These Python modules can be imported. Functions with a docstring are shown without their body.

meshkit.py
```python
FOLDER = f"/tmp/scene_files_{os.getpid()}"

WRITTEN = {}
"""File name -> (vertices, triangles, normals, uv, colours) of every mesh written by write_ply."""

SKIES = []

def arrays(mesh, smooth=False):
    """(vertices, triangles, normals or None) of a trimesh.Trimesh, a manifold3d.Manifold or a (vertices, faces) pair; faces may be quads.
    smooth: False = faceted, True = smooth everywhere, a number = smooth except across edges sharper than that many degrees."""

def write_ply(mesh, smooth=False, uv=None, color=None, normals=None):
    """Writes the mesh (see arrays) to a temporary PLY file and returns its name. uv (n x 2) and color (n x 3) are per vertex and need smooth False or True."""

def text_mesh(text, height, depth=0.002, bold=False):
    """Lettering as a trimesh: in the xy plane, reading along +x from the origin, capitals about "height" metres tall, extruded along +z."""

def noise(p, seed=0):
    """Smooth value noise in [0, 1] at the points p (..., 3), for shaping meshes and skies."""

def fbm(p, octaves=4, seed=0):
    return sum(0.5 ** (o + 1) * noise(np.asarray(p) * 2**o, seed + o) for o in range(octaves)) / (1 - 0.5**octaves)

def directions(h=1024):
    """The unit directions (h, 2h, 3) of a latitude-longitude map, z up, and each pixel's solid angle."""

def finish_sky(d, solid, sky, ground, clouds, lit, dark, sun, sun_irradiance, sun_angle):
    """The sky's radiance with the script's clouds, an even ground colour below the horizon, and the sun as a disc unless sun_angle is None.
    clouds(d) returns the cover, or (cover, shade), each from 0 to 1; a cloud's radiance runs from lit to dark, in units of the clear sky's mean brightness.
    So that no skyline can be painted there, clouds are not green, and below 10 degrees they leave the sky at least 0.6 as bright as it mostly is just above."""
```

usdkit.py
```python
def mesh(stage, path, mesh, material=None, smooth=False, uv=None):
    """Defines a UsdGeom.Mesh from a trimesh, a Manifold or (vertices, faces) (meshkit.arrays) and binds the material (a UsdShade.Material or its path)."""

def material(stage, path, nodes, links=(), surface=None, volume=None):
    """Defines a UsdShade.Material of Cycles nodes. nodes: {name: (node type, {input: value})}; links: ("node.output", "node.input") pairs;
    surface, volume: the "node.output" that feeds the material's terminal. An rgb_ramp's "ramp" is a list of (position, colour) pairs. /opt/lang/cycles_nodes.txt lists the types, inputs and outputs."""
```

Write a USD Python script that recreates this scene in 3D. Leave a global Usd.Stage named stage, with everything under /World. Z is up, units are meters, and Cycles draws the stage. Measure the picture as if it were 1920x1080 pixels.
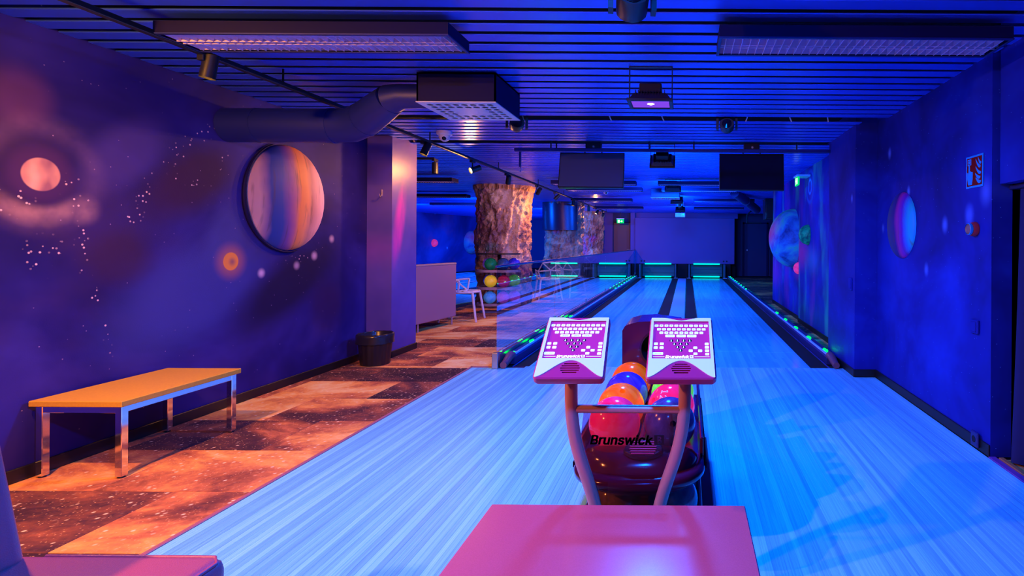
import math, random
import numpy as np
import trimesh
import manifold3d as m3
from shapely.geometry import Polygon, Point, box as sbox
from shapely import affinity
from shapely.ops import unary_union
import usdkit, meshkit
from pxr import Usd, UsdGeom, UsdLux, UsdShade, Gf, Sdf

stage = Usd.Stage.CreateInMemory()
UsdGeom.SetStageUpAxis(stage, UsdGeom.Tokens.z)
UsdGeom.SetStageMetersPerUnit(stage, 1.0)
UsdGeom.Xform.Define(stage, '/World')
UsdGeom.Scope.Define(stage, '/World/Looks')
rng = random.Random(7)

# ------------------------------------------------------------------ camera
F, U0, V0, ROLL, CAMH = 1010.0, 1288.0, 457.0, 0.006, 1.23
cam = UsdGeom.Camera.Define(stage, '/World/Camera')
cam.CreateHorizontalApertureAttr(36.0)
cam.CreateFocalLengthAttr(36.0 * F / 1920)
cam.CreateHorizontalApertureOffsetAttr(-(U0 - 960) / 1920 * 36)
cam.CreateVerticalApertureOffsetAttr(-(540 - V0) / 1920 * 36)
cam.CreateClippingRangeAttr(Gf.Vec2f(0.05, 200))
cr, sr = math.cos(ROLL), math.sin(ROLL)
cam.AddTransformOp().Set(Gf.Matrix4d(cr, 0, sr, 0, -sr, 0, cr, 0, 0, -1, 0, 0, 0, 0, CAMH, 1))
cam.CreateExposureAttr(0.0)

# ------------------------------------------------------------------ large lights: the black-light floods under the ceiling and the track spots
BLUE = (0.0, 0.125, 1.0)
WARM = (1.0, 0.37, 0.075)


def aim(prim, pos, to):
    d = np.array(to, float) - np.array(pos, float)
    d /= np.linalg.norm(d)
    up = np.array([0, 0, 1.0]) if abs(d[2]) < 0.99 else np.array([0, 1.0, 0])
    x = np.cross(d, up); x /= np.linalg.norm(x)
    y = np.cross(x, d)
    z = -d
    prim.AddTransformOp().Set(Gf.Matrix4d(*x, 0, *y, 0, *z, 0, *map(float, pos), 1))


def disk(name, pos, to, r, power, color, cone=None, soft=0.6):
    l = UsdLux.DiskLight.Define(stage, '/World/Lights/' + name)
    l.CreateRadiusAttr(r)
    l.CreateIntensityAttr(power / (math.pi * r * r))
    l.CreateColorAttr(Gf.Vec3f(*color))
    if cone:
        s = UsdLux.ShapingAPI.Apply(l.GetPrim())
        s.CreateShapingConeAngleAttr(cone)
        s.CreateShapingConeSoftnessAttr(soft)
    aim(l, pos, to)
    return l


UsdGeom.Scope.Define(stage, '/World/Lights')
FLOODS = [  # place, power, how far ahead it points
    ((-0.235, 3.42, 2.085), 44, 0.0), ((-0.28, 6.06, 2.12), 50, 2.2), ((-0.25, 9.4, 2.18), 54, 2.6), ((-0.24, 12.4, 2.2), 54, 2.8), ((-0.2, 15.8, 2.2), 34, 2.2)]
for i, (p, w, fwd) in enumerate(FLOODS):
    disk('flood_%d' % i, p, (p[0], p[1] + fwd, 0), 0.10, w, BLUE)
disk('flood_behind', (-0.25, 0.55, 2.2), (-0.25, 1.3, 0), 0.10, 34, BLUE)
for i, (p, w) in enumerate([((-5.6, 13.2, 2.2), 50), ((-4.9, 17.2, 2.2), 50), ((-8.0, 15.5, 2.2), 60), ((-7.0, 20.5, 2.2), 60)]):
    disk('flood_side_%d' % i, p, (p[0] + 0.4, p[1] + 1.5, 0), 0.12, w, BLUE)
SPOTS = [  # place of the lamp, what it is aimed at, power, half cone angle, colour
    ((-2.63, 1.75, 2.12), (-2.65, 2.8, 0.0), 18, 31, WARM),
    ((-2.63, 0.40, 2.12), (-0.65, 1.45, 0.40), 20, 22, WARM),
    ((-2.63, 2.946, 2.12), (-2.95, 2.85, 0.0), 1.7, 50, WARM),
    ((-2.63, 6.53, 2.10), (-3.12, 5.98, 1.80), 5, 30, WARM),
    ((-2.63, 10.69, 2.09), (-3.5, 10.6, 1.2), 8, 42, WARM),
    ((-2.63, 15.5, 2.08), (-3.3, 14.9, 1.0), 6, 40, WARM),
    ((-2.63, 16.8, 2.09), (-3.2, 18.6, 1.2), 6, 40, WARM),
    ((-2.63, 5.36, 2.10), (-3.1, 4.95, 0.6), 4.0, 55, WARM),
    ((-2.63, 7.9, 2.10), (-3.30, 9.25, 0.45), 5, 40, WARM),
    ((-2.63, 12.4, 2.09), (-2.85, 11.9, 0.0), 9, 42, WARM),
    ((-2.63, 9.46, 2.09), (-3.5, 10.3, 1.0), 2.0, 42, WARM),
]
for i, (p, t, w, c, col) in enumerate(SPOTS):
    disk('spot_%d' % i, p, t, 0.03, w, col, c, 0.7)


# ------------------------------------------------------------------ material helper
class M:
    def __init__(s, name):
        s.name, s.nodes, s.links, s.k = name, {}, [], 0

    def n(s, kind, **inp):
        s.k += 1
        nm = 'n%d' % s.k
        vals = {}
        for k, v in inp.items():
            if isinstance(v, str) and '.' in v:
                s.links.append((v, nm + '.' + k))
            else:
                vals[k] = v
        s.nodes[nm] = (kind, vals)
        return nm

    def pos(s):
        return s.n('geometry') + '.position'

    def obj(s):
        return s.n('texture_coordinate') + '.object'

    def map(s, v, scale=(1, 1, 1), loc=(0, 0, 0), rot=(0, 0, 0)):
        return s.n('mapping', vector=v, scale=scale, location=loc, rotation=rot) + '.vector'

    def noise(s, v, scale=5., detail=3., rough=0.55, dist=0., col=False):
        return s.n('noise_texture', vector=v, scale=scale, detail=detail, roughness=rough, distortion=dist, lacunarity=2.0) + ('.color' if col else '.fac')

    def voro(s, v, scale=5., out='distance', **k):
        return s.n('voronoi_texture', vector=v, scale=scale, **k) + '.' + out

    def math(s, op, a, b=0.5, c=0., clamp=False):
        return s.n('math', math_type=op, value1=a, value2=b, value3=c, use_clamp=clamp) + '.value'

    def mr(s, v, a, b, c=0., d=1., kind='smoothstep'):
        return s.n('map_range', range_type=kind, value=v, from_min=a, from_max=b, to_min=c, to_max=d, clamp=True) + '.result'

    def ramp(s, f, stops, interp=True):
        return s.n('rgb_ramp', fac=f, ramp=stops, interpolate=interp) + '.color'

    def mix(s, f, a, b, kind='mix'):
        return s.n('mix_color', blend_type=kind, fac=f, a=a, b=b, use_clamp_result=False) + '.result'

    def dist(s, p, c, sc=(0, 1, 1)):
        q = s.n('vector_math', math_type='subtract', vector1=p, vector2=c) + '.vector'
        q = s.n('vector_math', math_type='multiply', vector1=q, vector2=sc) + '.vector'
        return s.n('vector_math', math_type='length', vector1=q) + '.value'

    def bump(s, h, strength=0.3, distance=0.01):
        return s.n('bump', height=h, strength=strength, distance=distance, use_object_space=False) + '.normal'

    def pbr(s, color=(.5, .5, .5), rough=0.5, metal=0., **k):
        kk = dict(base_color=color, roughness=rough, metallic=metal)
        kk.update(k)
        return s.done(s.n('principled_bsdf', **kk) + '.BSDF')

    def done(s, surf):
        return usdkit.material(stage, '/World/Looks/' + s.name, s.nodes, s.links, surface=surf)


def plain(name, color, rough=0.5, metal=0., **k):
    return M(name).pbr(color, rough, metal, **k)


def glow(name, color, strength):
    m = M(name)
    return m.done(m.n('emission', color=color, strength=strength) + '.emission')


# ------------------------------------------------------------------ mesh helpers
def box(x0, x1, y0, y1, z0, z1):
    v = [(x, y, z) for x in (x0, x1) for y in (y0, y1) for z in (z0, z1)]
    f = [(0, 1, 3, 2), (4, 6, 7, 5), (0, 4, 5, 1), (2, 3, 7, 6), (0, 2, 6, 4), (1, 5, 7, 3)]
    return np.array(v, float), np.array(f)


def tri(vf):
    v, f = vf
    if f.shape[1] == 4:
        f = np.vstack([f[:, [0, 1, 2]], f[:, [0, 2, 3]]])
    return v, f


def cham(x0, x1, y0, y1, z0, z1, b=0.004):
    """box with chamfered edges"""
    b = min(b, .45 * (x1 - x0), .45 * (y1 - y0), .45 * (z1 - z0))
    pts = []
    for x, sx in ((x0, 1), (x1, -1)):
        for y, sy in ((y0, 1), (y1, -1)):
            for z, sz in ((z0, 1), (z1, -1)):
                pts += [(x, y + sy * b, z + sz * b), (x + sx * b, y, z + sz * b), (x + sx * b, y + sy * b, z)]
    h = m3.Manifold.hull_points(np.array(pts, float))
    return man(h)


def man(h):
    m = h.to_mesh()
    return np.array(m.vert_properties[:, :3], float), np.array(m.tri_verts)


def rbox(x0, x1, y0, y1, z0, z1, r=0.02, n=12):
    """box with round edges"""
    s = m3.Manifold.sphere(r, n)
    return man(m3.Manifold.batch_hull([s.translate((x, y, z)) for x in (x0 + r, x1 - r) for y in (y0 + r, y1 - r) for z in (z0 + r, z1 - r)]))


def cat(*ms):
    vs, fs, n = [], [], 0
    for m in ms:
        if hasattr(m, 'vertices'):
            m = (np.array(m.vertices), np.array(m.faces))
        v, f = tri(m)
        vs.append(v); fs.append(f + n); n += len(v)
    return np.vstack(vs), np.vstack(fs)


def xf(m, rot=None, loc=(0, 0, 0), scale=None):
    if hasattr(m, 'vertices'):
        m = (np.array(m.vertices), np.array(m.faces))
    v, f = m
    v = np.array(v, float)
    if scale is not None:
        v = v * np.array(scale)
    if rot is not None:
        v = v @ np.array(rot).T
    return v + np.array(loc, float), f


def RX(a): c, s = math.cos(a), math.sin(a); return np.array([[1, 0, 0], [0, c, -s], [0, s, c]])
def RY(a): c, s = math.cos(a), math.sin(a); return np.array([[c, 0, s], [0, 1, 0], [-s, 0, c]])
def RZ(a): c, s = math.cos(a), math.sin(a); return np.array([[c, -s, 0], [s, c, 0], [0, 0, 1]])


def tube(path, r, n=12, caps=True, up=None):
    P = np.array(path, float)
    R = np.broadcast_to(np.asarray(r, float), (len(P),))
    T = np.gradient(P, axis=0)
    T /= np.linalg.norm(T, axis=1)[:, None]
    a = np.array(up if up is not None else (0, 0, 1.0))
    if abs(T[0] @ a) > .95: a = np.array((0, 1.0, 0))
    u = np.cross(T[0], a); u /= np.linalg.norm(u)
    vs = []
    for i in range(len(P)):
        u = u - T[i] * (u @ T[i]); u /= np.linalg.norm(u)
        w = np.cross(T[i], u)
        for k in range(n):
            t = 2 * math.pi * (k + .5) / n
            vs.append(P[i] + R[i] * (math.cos(t) * u + math.sin(t) * w))
    fs = []
    for i in range(len(P) - 1):
        for k in range(n):
            a0, a1 = i * n + k, i * n + (k + 1) % n
            fs += [(a0, a1, a1 + n), (a0, a1 + n, a0 + n)]
    if caps:
        c0, c1 = len(vs), len(vs) + 1
        vs += [P[0], P[-1]]
        e = (len(P) - 1) * n
        for k in range(n):
            fs += [(c0, (k + 1) % n, k), (c1, e + k, e + (k + 1) % n)]
    return np.array(vs), np.array(fs)


def cyl(p0, p1, r, n=16):
    return tube([p0, p1], r, n)


def lathe(prof, n=24, loc=(0, 0, 0)):
    prof = np.array(prof, float)
    vs = [(r * math.cos(2 * math.pi * k / n), r * math.sin(2 * math.pi * k / n), z) for r, z in prof for k in range(n)]
    fs = []
    for i in range(len(prof) - 1):
        for k in range(n):
            a0, a1 = i * n + k, i * n + (k + 1) % n
            fs += [(a0, a1, a1 + n), (a0, a1 + n, a0 + n)]
    return np.array(vs) + np.array(loc), np.array(fs)


def prism(poly, h, z=0.):
    ps = [poly] if poly.geom_type == 'Polygon' else list(poly.geoms)
    return cat(*[xf(trimesh.creation.extrude_polygon(p, h, engine='earcut'), loc=(0, 0, z)) for p in ps])


def smooth_path(pts, n=24):
    from scipy.interpolate import CubicSpline
    P = np.array(pts, float)
    t = np.r_[0, np.cumsum(np.linalg.norm(np.diff(P, axis=0), axis=1))]
    return CubicSpline(t, P)(np.linspace(0, t[-1], n))


# ------------------------------------------------------------------ scene helpers
USED = {}


def free(parent, name):
    k = USED.get((parent, name), -1) + 1
    USED[(parent, name)] = k
    return parent + '/' + (name if k == 0 else '%s_%03d' % (name, k))


def pth(p):
    return p if isinstance(p, str) else str(p.GetPath())


def tag(p, label=None, cat=None, group=None, kind=None):
    for k, v in (('label', label), ('category', cat), ('group', group), ('kind', kind)):
        if v: p.SetCustomDataByKey(k, v)
    return p


def obj(name, mesh, mat, parent='/World', smooth=False, label=None, cat=None, group=None, kind=None):
    path = free(pth(parent), name)
    return tag(usdkit.mesh(stage, path, mesh if hasattr(mesh, 'vertices') else tri(mesh), mat, smooth).GetPrim(), label, cat, group, kind)


def place(x, loc, rotz=0.):
    x.AddTranslateOp().Set(Gf.Vec3d(*map(float, loc)))
    x.AddRotateZOp().Set(float(rotz))


def thing(name, label, cat, loc=(0, 0, 0), rotz=0., group=None):
    x = UsdGeom.Xform.Define(stage, free('/World', name))
    place(x, loc, rotz)
    return tag(x.GetPrim(), label, cat, group)


def dup(src, loc, rotz=0., label=None, name=None, group=None):
    x = UsdGeom.Xform.Define(stage, free('/World', name or src.GetName().rstrip('0123456789').rstrip('_')))
    x.GetPrim().GetReferences().AddInternalReference(src.GetPath())
    x.GetPrim().SetInstanceable(True)
    UsdGeom.Xformable(x).ClearXformOpOrder()
    x.GetPrim().CreateAttribute('xformOp:translate', Sdf.ValueTypeNames.Double3).Set(Gf.Vec3d(*map(float, loc)))
    x.GetPrim().CreateAttribute('xformOp:rotateZ', Sdf.ValueTypeNames.Float).Set(float(rotz))
    x.GetPrim().CreateAttribute('xformOpOrder', Sdf.ValueTypeNames.TokenArray, False).Set(['xformOp:translate', 'xformOp:rotateZ'])
    return tag(x.GetPrim(), label, src.GetCustomDataByKey('category'), group or src.GetCustomDataByKey('group'))


def struct(name, mesh, mat, smooth=False, parent='/World', label=None):
    return obj(name, mesh, mat, parent, smooth, label=label, kind='structure' if parent == '/World' else None)


def sgroup(name):
    x = UsdGeom.Xform.Define(stage, free('/World', name))
    return tag(x.GetPrim(), kind='structure')

# ------------------------------------------------------------------ materials
MAT = {}


def mk_simple():
    P = plain
    MAT.update(
        black=P('black_metal', (.012, .012, .014), .45), void=P('void_black', (.004, .004, .006), .9),
        base=P('baseboard_vinyl', (.008, .008, .009), .45), chrome=P('chrome', (.85, .85, .87), .08, 1.0),
        steel=P('brushed_steel', (.55, .52, .52), .32, 1.0), white_metal=P('white_metal', (.62, .62, .66), .4),
        louvre=P('louvre_metal', (.80, .62, .85), .4), tubeglass=P('lamp_tube', (.75, .85, .95), .3),
        duct=P('painted_duct', (.010, .018, .15), .45), navy_metal=P('navy_metal', (.008, .006, .05), .6, specular_ior_level=.12),
        gutter=P('gutter_plastic', (.055, .03, .10), .16), cap=P('division_cap', (.40, .62, .85), .3),
        guard=P('guard_navy', (.02, .022, .12), .3), guardcap=P('guard_end', (.20, .07, .09), .35),
        purple=P('purple_plastic', (.66, .03, .15), .38), burgundy=P('burgundy_plastic', (.075, .007, .05), .13),
        burgundy_dark=P('burgundy_dark', (.035, .008, .02), .2), slot=P('slot_black', (.002, .002, .003), .6),
        post=P('console_post', (.62, .24, .20), .36, .3),
        curtain=P('curtain_navy', (.010, .009, .07), .9), rubber=P('rubber', (.01, .01, .01), .6),
        tvblack=P('tv_black', (.006, .006, .008), .12), tvrim=P('tv_rim', (.01, .01, .012), .35), tvgrey=P('tv_matt', (.05, .07, .12), .35),  # left screen panel: reflected haze is put into the grey
        white_chair=P('white_chair', (.80, .76, .72), .4), brass=P('shelf_edge', (.55, .40, .38), .35, .3),
        trim=P('approach_trim', (.42, .15, .15), .4), trim_purple=P('trim_purple', (.20, .05, .30), .5),
        masking=P('masking_panel', (.13, .05, .22), .6), pitcurtain=P('pit_curtain', (.03, .10, .12), .7),
        door_wood=P('door_wood', (.16, .04, .05), .5), red=P('alarm_red', (.45, .03, .03), .4),
        signred=P('sign_red', (.22, .004, .003), .5, specular_ior_level=.1), signwhite=P('sign_white', (.015, .34, .70), .5, specular_ior_level=.1),
        ring_brown=P('alarm_brown', (.30, .14, .10), .5), beige=P('sofa_fabric', (.42, .22, .24), .8), sofatop=P('sofa_top', (.55, .35, .25), .7),  # top roll of the sofa: warm light is put into its orange tone
        bin=P('bin_plastic', (.018, .012, .014), .4), bag=P('bin_bag', (.02, .018, .02), .22),
        smoke_white=P('camera_white', (.7, .7, .75), .4), rib=P('heatsink', (.015, .012, .03), .4),
        keytext=P('key_text', (.10, .35, .55), .6), logo_black=P('logo_black', (.004, .002, .006), .4), printwhite=P('print_white', (.85, .75, .85), .5))
    MAT['green_led'] = glow('led_green', (.0, 1.0, .012), 24)
    MAT['green_led_far'] = glow('led_teal', (.0, 1.0, .26), 3)
    MAT['pit_light'] = glow('pit_light', (.0, 1.0, .66), 1.5)
    MAT['exit_green'] = glow('exit_green', (.0, .62, .16), 1.3)
    MAT['exit_white'] = glow('exit_white', (.8, 1.0, .85), 1.6)
    MAT['spot_lens'] = glow('spot_lens', (1.0, .42, .07), 45)
    MAT['uv_glass'] = glow('uv_glass', (.26, .07, .95), .9)
    MAT['uv_led'] = glow('uv_led', (.62, .45, 1.0), 8)
    # backlit keypad
    MAT['face'] = plain('face_white', (.80, .85, .88), .45, emission_color=(.36, .66, 1.0), emission_strength=.42)
    MAT['keys'] = plain('key_white', (.85, .9, .9), .5, emission_color=(.60, .92, .98), emission_strength=.80)
    MAT['keypad'] = plain('keypad_purple', (.45, .02, .12), .5, specular_ior_level=.2, emission_color=(.36, .02, .50), emission_strength=.62)


mk_simple()


def mk_wood():
    # approach boards: each a strip of its own tone, with streaks along the grain
    m = M('approach_maple')
    p = m.pos()
    rnd = m.n('object_info') + '.random'
    off = m.n('combine_xyz', x=m.math('multiply', rnd, 37.), y=m.math('multiply', rnd, 91.), z=0.) + '.vector'
    q = m.n('vector_math', math_type='add', vector1=p, vector2=off) + '.vector'
    s1 = m.noise(m.map(q, (170, 1.1, 1)), 1., 3, .6)
    s2 = m.noise(m.map(q, (420, 3.2, 1)), 1., 2, .6)
    t = m.math('add', m.math('multiply', s1, .55), m.math('multiply', s2, .35))
    t = m.math('add', t, m.math('multiply', m.math('subtract', rnd, .5), .26))
    c = m.ramp(t, [(.25, (.12, .46, .56)), (.42, (.18, .68, .78)), (.6, (.26, .86, .92)), (.8, (.42, 1, 1))])
    m.mapped = t
    MAT['board'] = m.pbr(c, .42, specular_ior_level=.25)
    # lanes: narrow printed strips
    m = M('lane_maple')
    p = m.pos()
    sx = m.n('separate_xyz', vector=p)
    st = m.math('floor', m.math('multiply', sx + '.x', 37.))
    wn = m.n('white_noise_texture', dimensions='1D', w=st) + '.value'
    seg = m.n('white_noise_texture', dimensions='2D', vector=m.n('combine_xyz', x=st, y=m.math('floor', m.math('add', m.math('multiply', sx + '.y', .9), m.math('multiply', wn, 7.))), z=0.) + '.vector') + '.value'
    s2 = m.noise(m.map(p, (160, 1.6, 1)), 1., 2, .6)
    t = m.math('add', m.math('multiply', seg, .4), m.math('multiply', s2, .5))
    c = m.ramp(t, [(.1, (.08, .56, .64)), (.5, (.13, .74, .82)), (.85, (.20, .92, .95))])
    MAT['lane'] = m.pbr(c, .16)


mk_wood()


def mk_carpet():
    m = M('galaxy_carpet')
    p = m.pos()
    rnd = m.n('object_info') + '.random'
    off = m.n('combine_xyz', x=m.math('multiply', rnd, 53.), y=m.math('multiply', rnd, 131.), z=m.math('multiply', rnd, 17.)) + '.vector'
    q = m.n('vector_math', math_type='add', vector1=p, vector2=off) + '.vector'
    cl = m.noise(m.map(q, (1.6, 2.2, 1)), 1., 5, .62, .6)
    fine = m.noise(q, 34., 3, .6)
    t = m.math('add', m.math('multiply', cl, 1.15), m.math('multiply', m.math('subtract', rnd, .62), .46))
    t = m.math('add', t, m.math('multiply', m.math('subtract', fine, .5), .16))
    c = m.ramp(t, [(.22, (.03, .014, .022)), (.38, (.09, .034, .035)), (.50, (.28, .085, .04)), (.60, (.60, .19, .06)), (.72, (.92, .42, .08)), (.88, (1., .75, .25))])
    # printed stars
    v1 = m.voro(q, 26., 'distance')
    r1 = m.voro(q, 26., 'color')
    rr = m.n('separate_color', color=r1)
    star = m.math('multiply', m.mr(v1, .10, .30, 1, 0), m.mr(rr + '.r', .45, .8))
    v2 = m.voro(q, 75., 'distance')
    r2 = m.n('separate_color', color=m.voro(q, 75., 'color'))
    star2 = m.math('multiply', m.mr(v2, .12, .34, 1, 0), m.mr(r2 + '.g', .50, .85))
    c = m.mix(m.math('multiply', star2, .75), c, (.9, .52, .18))
    c = m.mix(m.math('multiply', star, .9), c, (1., .78, .38))
    MAT['carpet'] = m.pbr(c, .9, normal=m.bump(m.noise(p, 260., 2), .25, .004), specular_ior_level=.2)


mk_carpet()


def seg_mask(m, p2, a, b, w):
    """soft mask about the segment a-b in (y, z) of the wall"""
    a, b = np.array(a, float), np.array(b, float)
    d = b - a
    L = np.linalg.norm(d); d /= L
    mid = (a + b) / 2
    th = math.atan2(d[1], d[0])
    q = m.n('vector_math', math_type='subtract', vector1=p2, vector2=(0, mid[0], mid[1])) + '.vector'
    q = m.n('vector_rotate', rotate_type='x_axis', vector=q, angle=-th, center=(0, 0, 0)) + '.vector'
    q = m.n('vector_math', math_type='multiply', vector1=q, vector2=(0, 2 / L, 1 / w)) + '.vector'
    ln = m.n('vector_math', math_type='length', vector1=q) + '.value'
    return m.mr(ln, .35, 1.05, 1, 0)


def mk_mural_left():
    m = M('mural_left')
    p = m.pos()
    base = m.noise(m.map(p, (1, .8, 1)), 1.1, 4, .55, .4)
    c = m.ramp(base, [(.3, (.010, .006, .07)), (.5, (.022, .014, .16)), (.68, (.05, .035, .26))])
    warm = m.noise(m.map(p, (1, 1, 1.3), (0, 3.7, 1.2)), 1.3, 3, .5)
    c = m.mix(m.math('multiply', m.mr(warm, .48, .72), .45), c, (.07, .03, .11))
    # broad soft patches: light beams put into the colour as haze, plus dark bands
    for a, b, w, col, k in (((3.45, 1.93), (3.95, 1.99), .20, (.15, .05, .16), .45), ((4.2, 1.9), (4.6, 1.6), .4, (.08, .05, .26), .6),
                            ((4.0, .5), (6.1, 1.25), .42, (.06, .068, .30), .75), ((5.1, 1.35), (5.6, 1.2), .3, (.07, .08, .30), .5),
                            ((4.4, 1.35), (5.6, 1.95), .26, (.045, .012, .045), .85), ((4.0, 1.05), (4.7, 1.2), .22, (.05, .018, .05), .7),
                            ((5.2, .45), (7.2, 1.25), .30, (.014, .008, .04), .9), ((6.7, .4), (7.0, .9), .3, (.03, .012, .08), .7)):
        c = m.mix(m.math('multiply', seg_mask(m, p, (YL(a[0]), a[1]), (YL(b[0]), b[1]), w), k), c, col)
    # small planet with halo
    o = (0, YL(3.816), 1.574)
    d = m.dist(p, o)
    halo = m.math('multiply', m.mr(d, .16, .27), m.mr(d, .24, .36, 1, 0))
    hn = m.noise(p, 7., 3, .6)
    c = m.mix(m.math('multiply', halo, m.math('multiply', hn, .24)), c, (.45, .24, .36))
    zz = m.n('separate_xyz', vector=p) + '.z'
    low = m.math('multiply', m.math('multiply', m.mr(d, .14, .20), m.mr(d, .20, .30, 1, 0)), m.mr(zz, 1.50, 1.36))
    low = m.math('maximum', low, m.math('multiply', m.mr(m.dist(p, (0, YL(4.09), 1.40)), 0, .11, 1, 0), .8))
    c = m.mix(m.math('multiply', low, m.math('add', hn, .1)), c, (.60, .32, .28))
    dark = m.mr(d, .10, .19, 1, 0)
    c = m.mix(m.math('multiply', dark, .85), c, (.07, .025, .12))
    pl = m.noise(m.map(p, (1, 9, 5)), 1., 2)
    disc = m.mr(d, .082, .091, 1, 0)
    c = m.mix(disc, c, m.ramp(pl, [(.3, (.36, .15, .18)), (.5, (.70, .34, .24)), (.7, (.92, .50, .34))]))
    o2 = (0, YL(5.409), 1.078)
    d2 = m.dist(p, o2)
    c = m.mix(m.math('multiply', m.mr(d2, .05, .17, 1, 0), .5), c, (.75, .22, .06))
    c = m.mix(m.mr(d2, .062, .072, 1, 0), c, (1., .36, .06))
    c = m.mix(m.math('multiply', m.mr(m.dist(p, (0, YL(5.425), 1.075)), .0, .045, 1, 0), .8), c, (.35, .12, .14))
    for (y, z, r, k) in ((5.797, .975, .05, 1.), (6.942, 1.256, .05, .6), (6.62, 1.10, .055, .7), (6.32, 1.02, .05, .6)):
        dd = m.dist(p, (0, YL(y), z))
        c = m.mix(m.math('multiply', m.mr(dd, .004, r, 1, 0), k), c, (.72, .50, .62))
    # star trails
    v = m.voro(p, 36., 'distance')
    vc = m.n('separate_color', color=m.voro(p, 36., 'color'))
    dots = m.math('multiply', m.mr(v, .13, .27, 1, 0), m.mr(vc + '.r', .48, .58))
    trails = None
    for a, b, w in (((3.98, 1.60), (4.09, 1.36), .05), ((4.06, 1.36), (4.10, 1.0), .03), ((4.10, 1.1), (4.30, .52), .02), ((4.50, 1.42), (4.62, 1.68), .04),
                    ((4.60, 1.66), (5.25, 2.08), .045), ((4.72, 1.66), (5.15, 1.62), .025), ((4.38, 1.34), (4.55, 1.42), .035), ((3.5, 1.45), (3.8, 1.40), .06),
                    ((3.75, 1.25), (3.95, 1.05), .08), ((6.05, 1.03), (6.75, 1.16), .03), ((5.18, 1.7), (5.5, 1.95), .03)):
        s = m.math('multiply', seg_mask(m, p, (YL(a[0]), a[1]), (YL(b[0]), b[1]), w * 1.5), 1.5, clamp=True)
        trails = s if trails is None else m.math('maximum', trails, s)
    c = m.mix(m.math('multiply', m.math('multiply', dots, trails), .95), c, (.95, .62, .55))
    few = m.math('multiply', m.mr(m.voro(p, 15., 'distance'), .03, .07, 1, 0), .5)
    c = m.mix(few, c, (.6, .4, .5))
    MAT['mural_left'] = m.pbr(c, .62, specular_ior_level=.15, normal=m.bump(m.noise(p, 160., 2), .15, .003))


YK = F / 1360.


def YL(y):  # positions read with a longer lens, brought to this camera's depth
    return y * YK


mk_mural_left()


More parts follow.
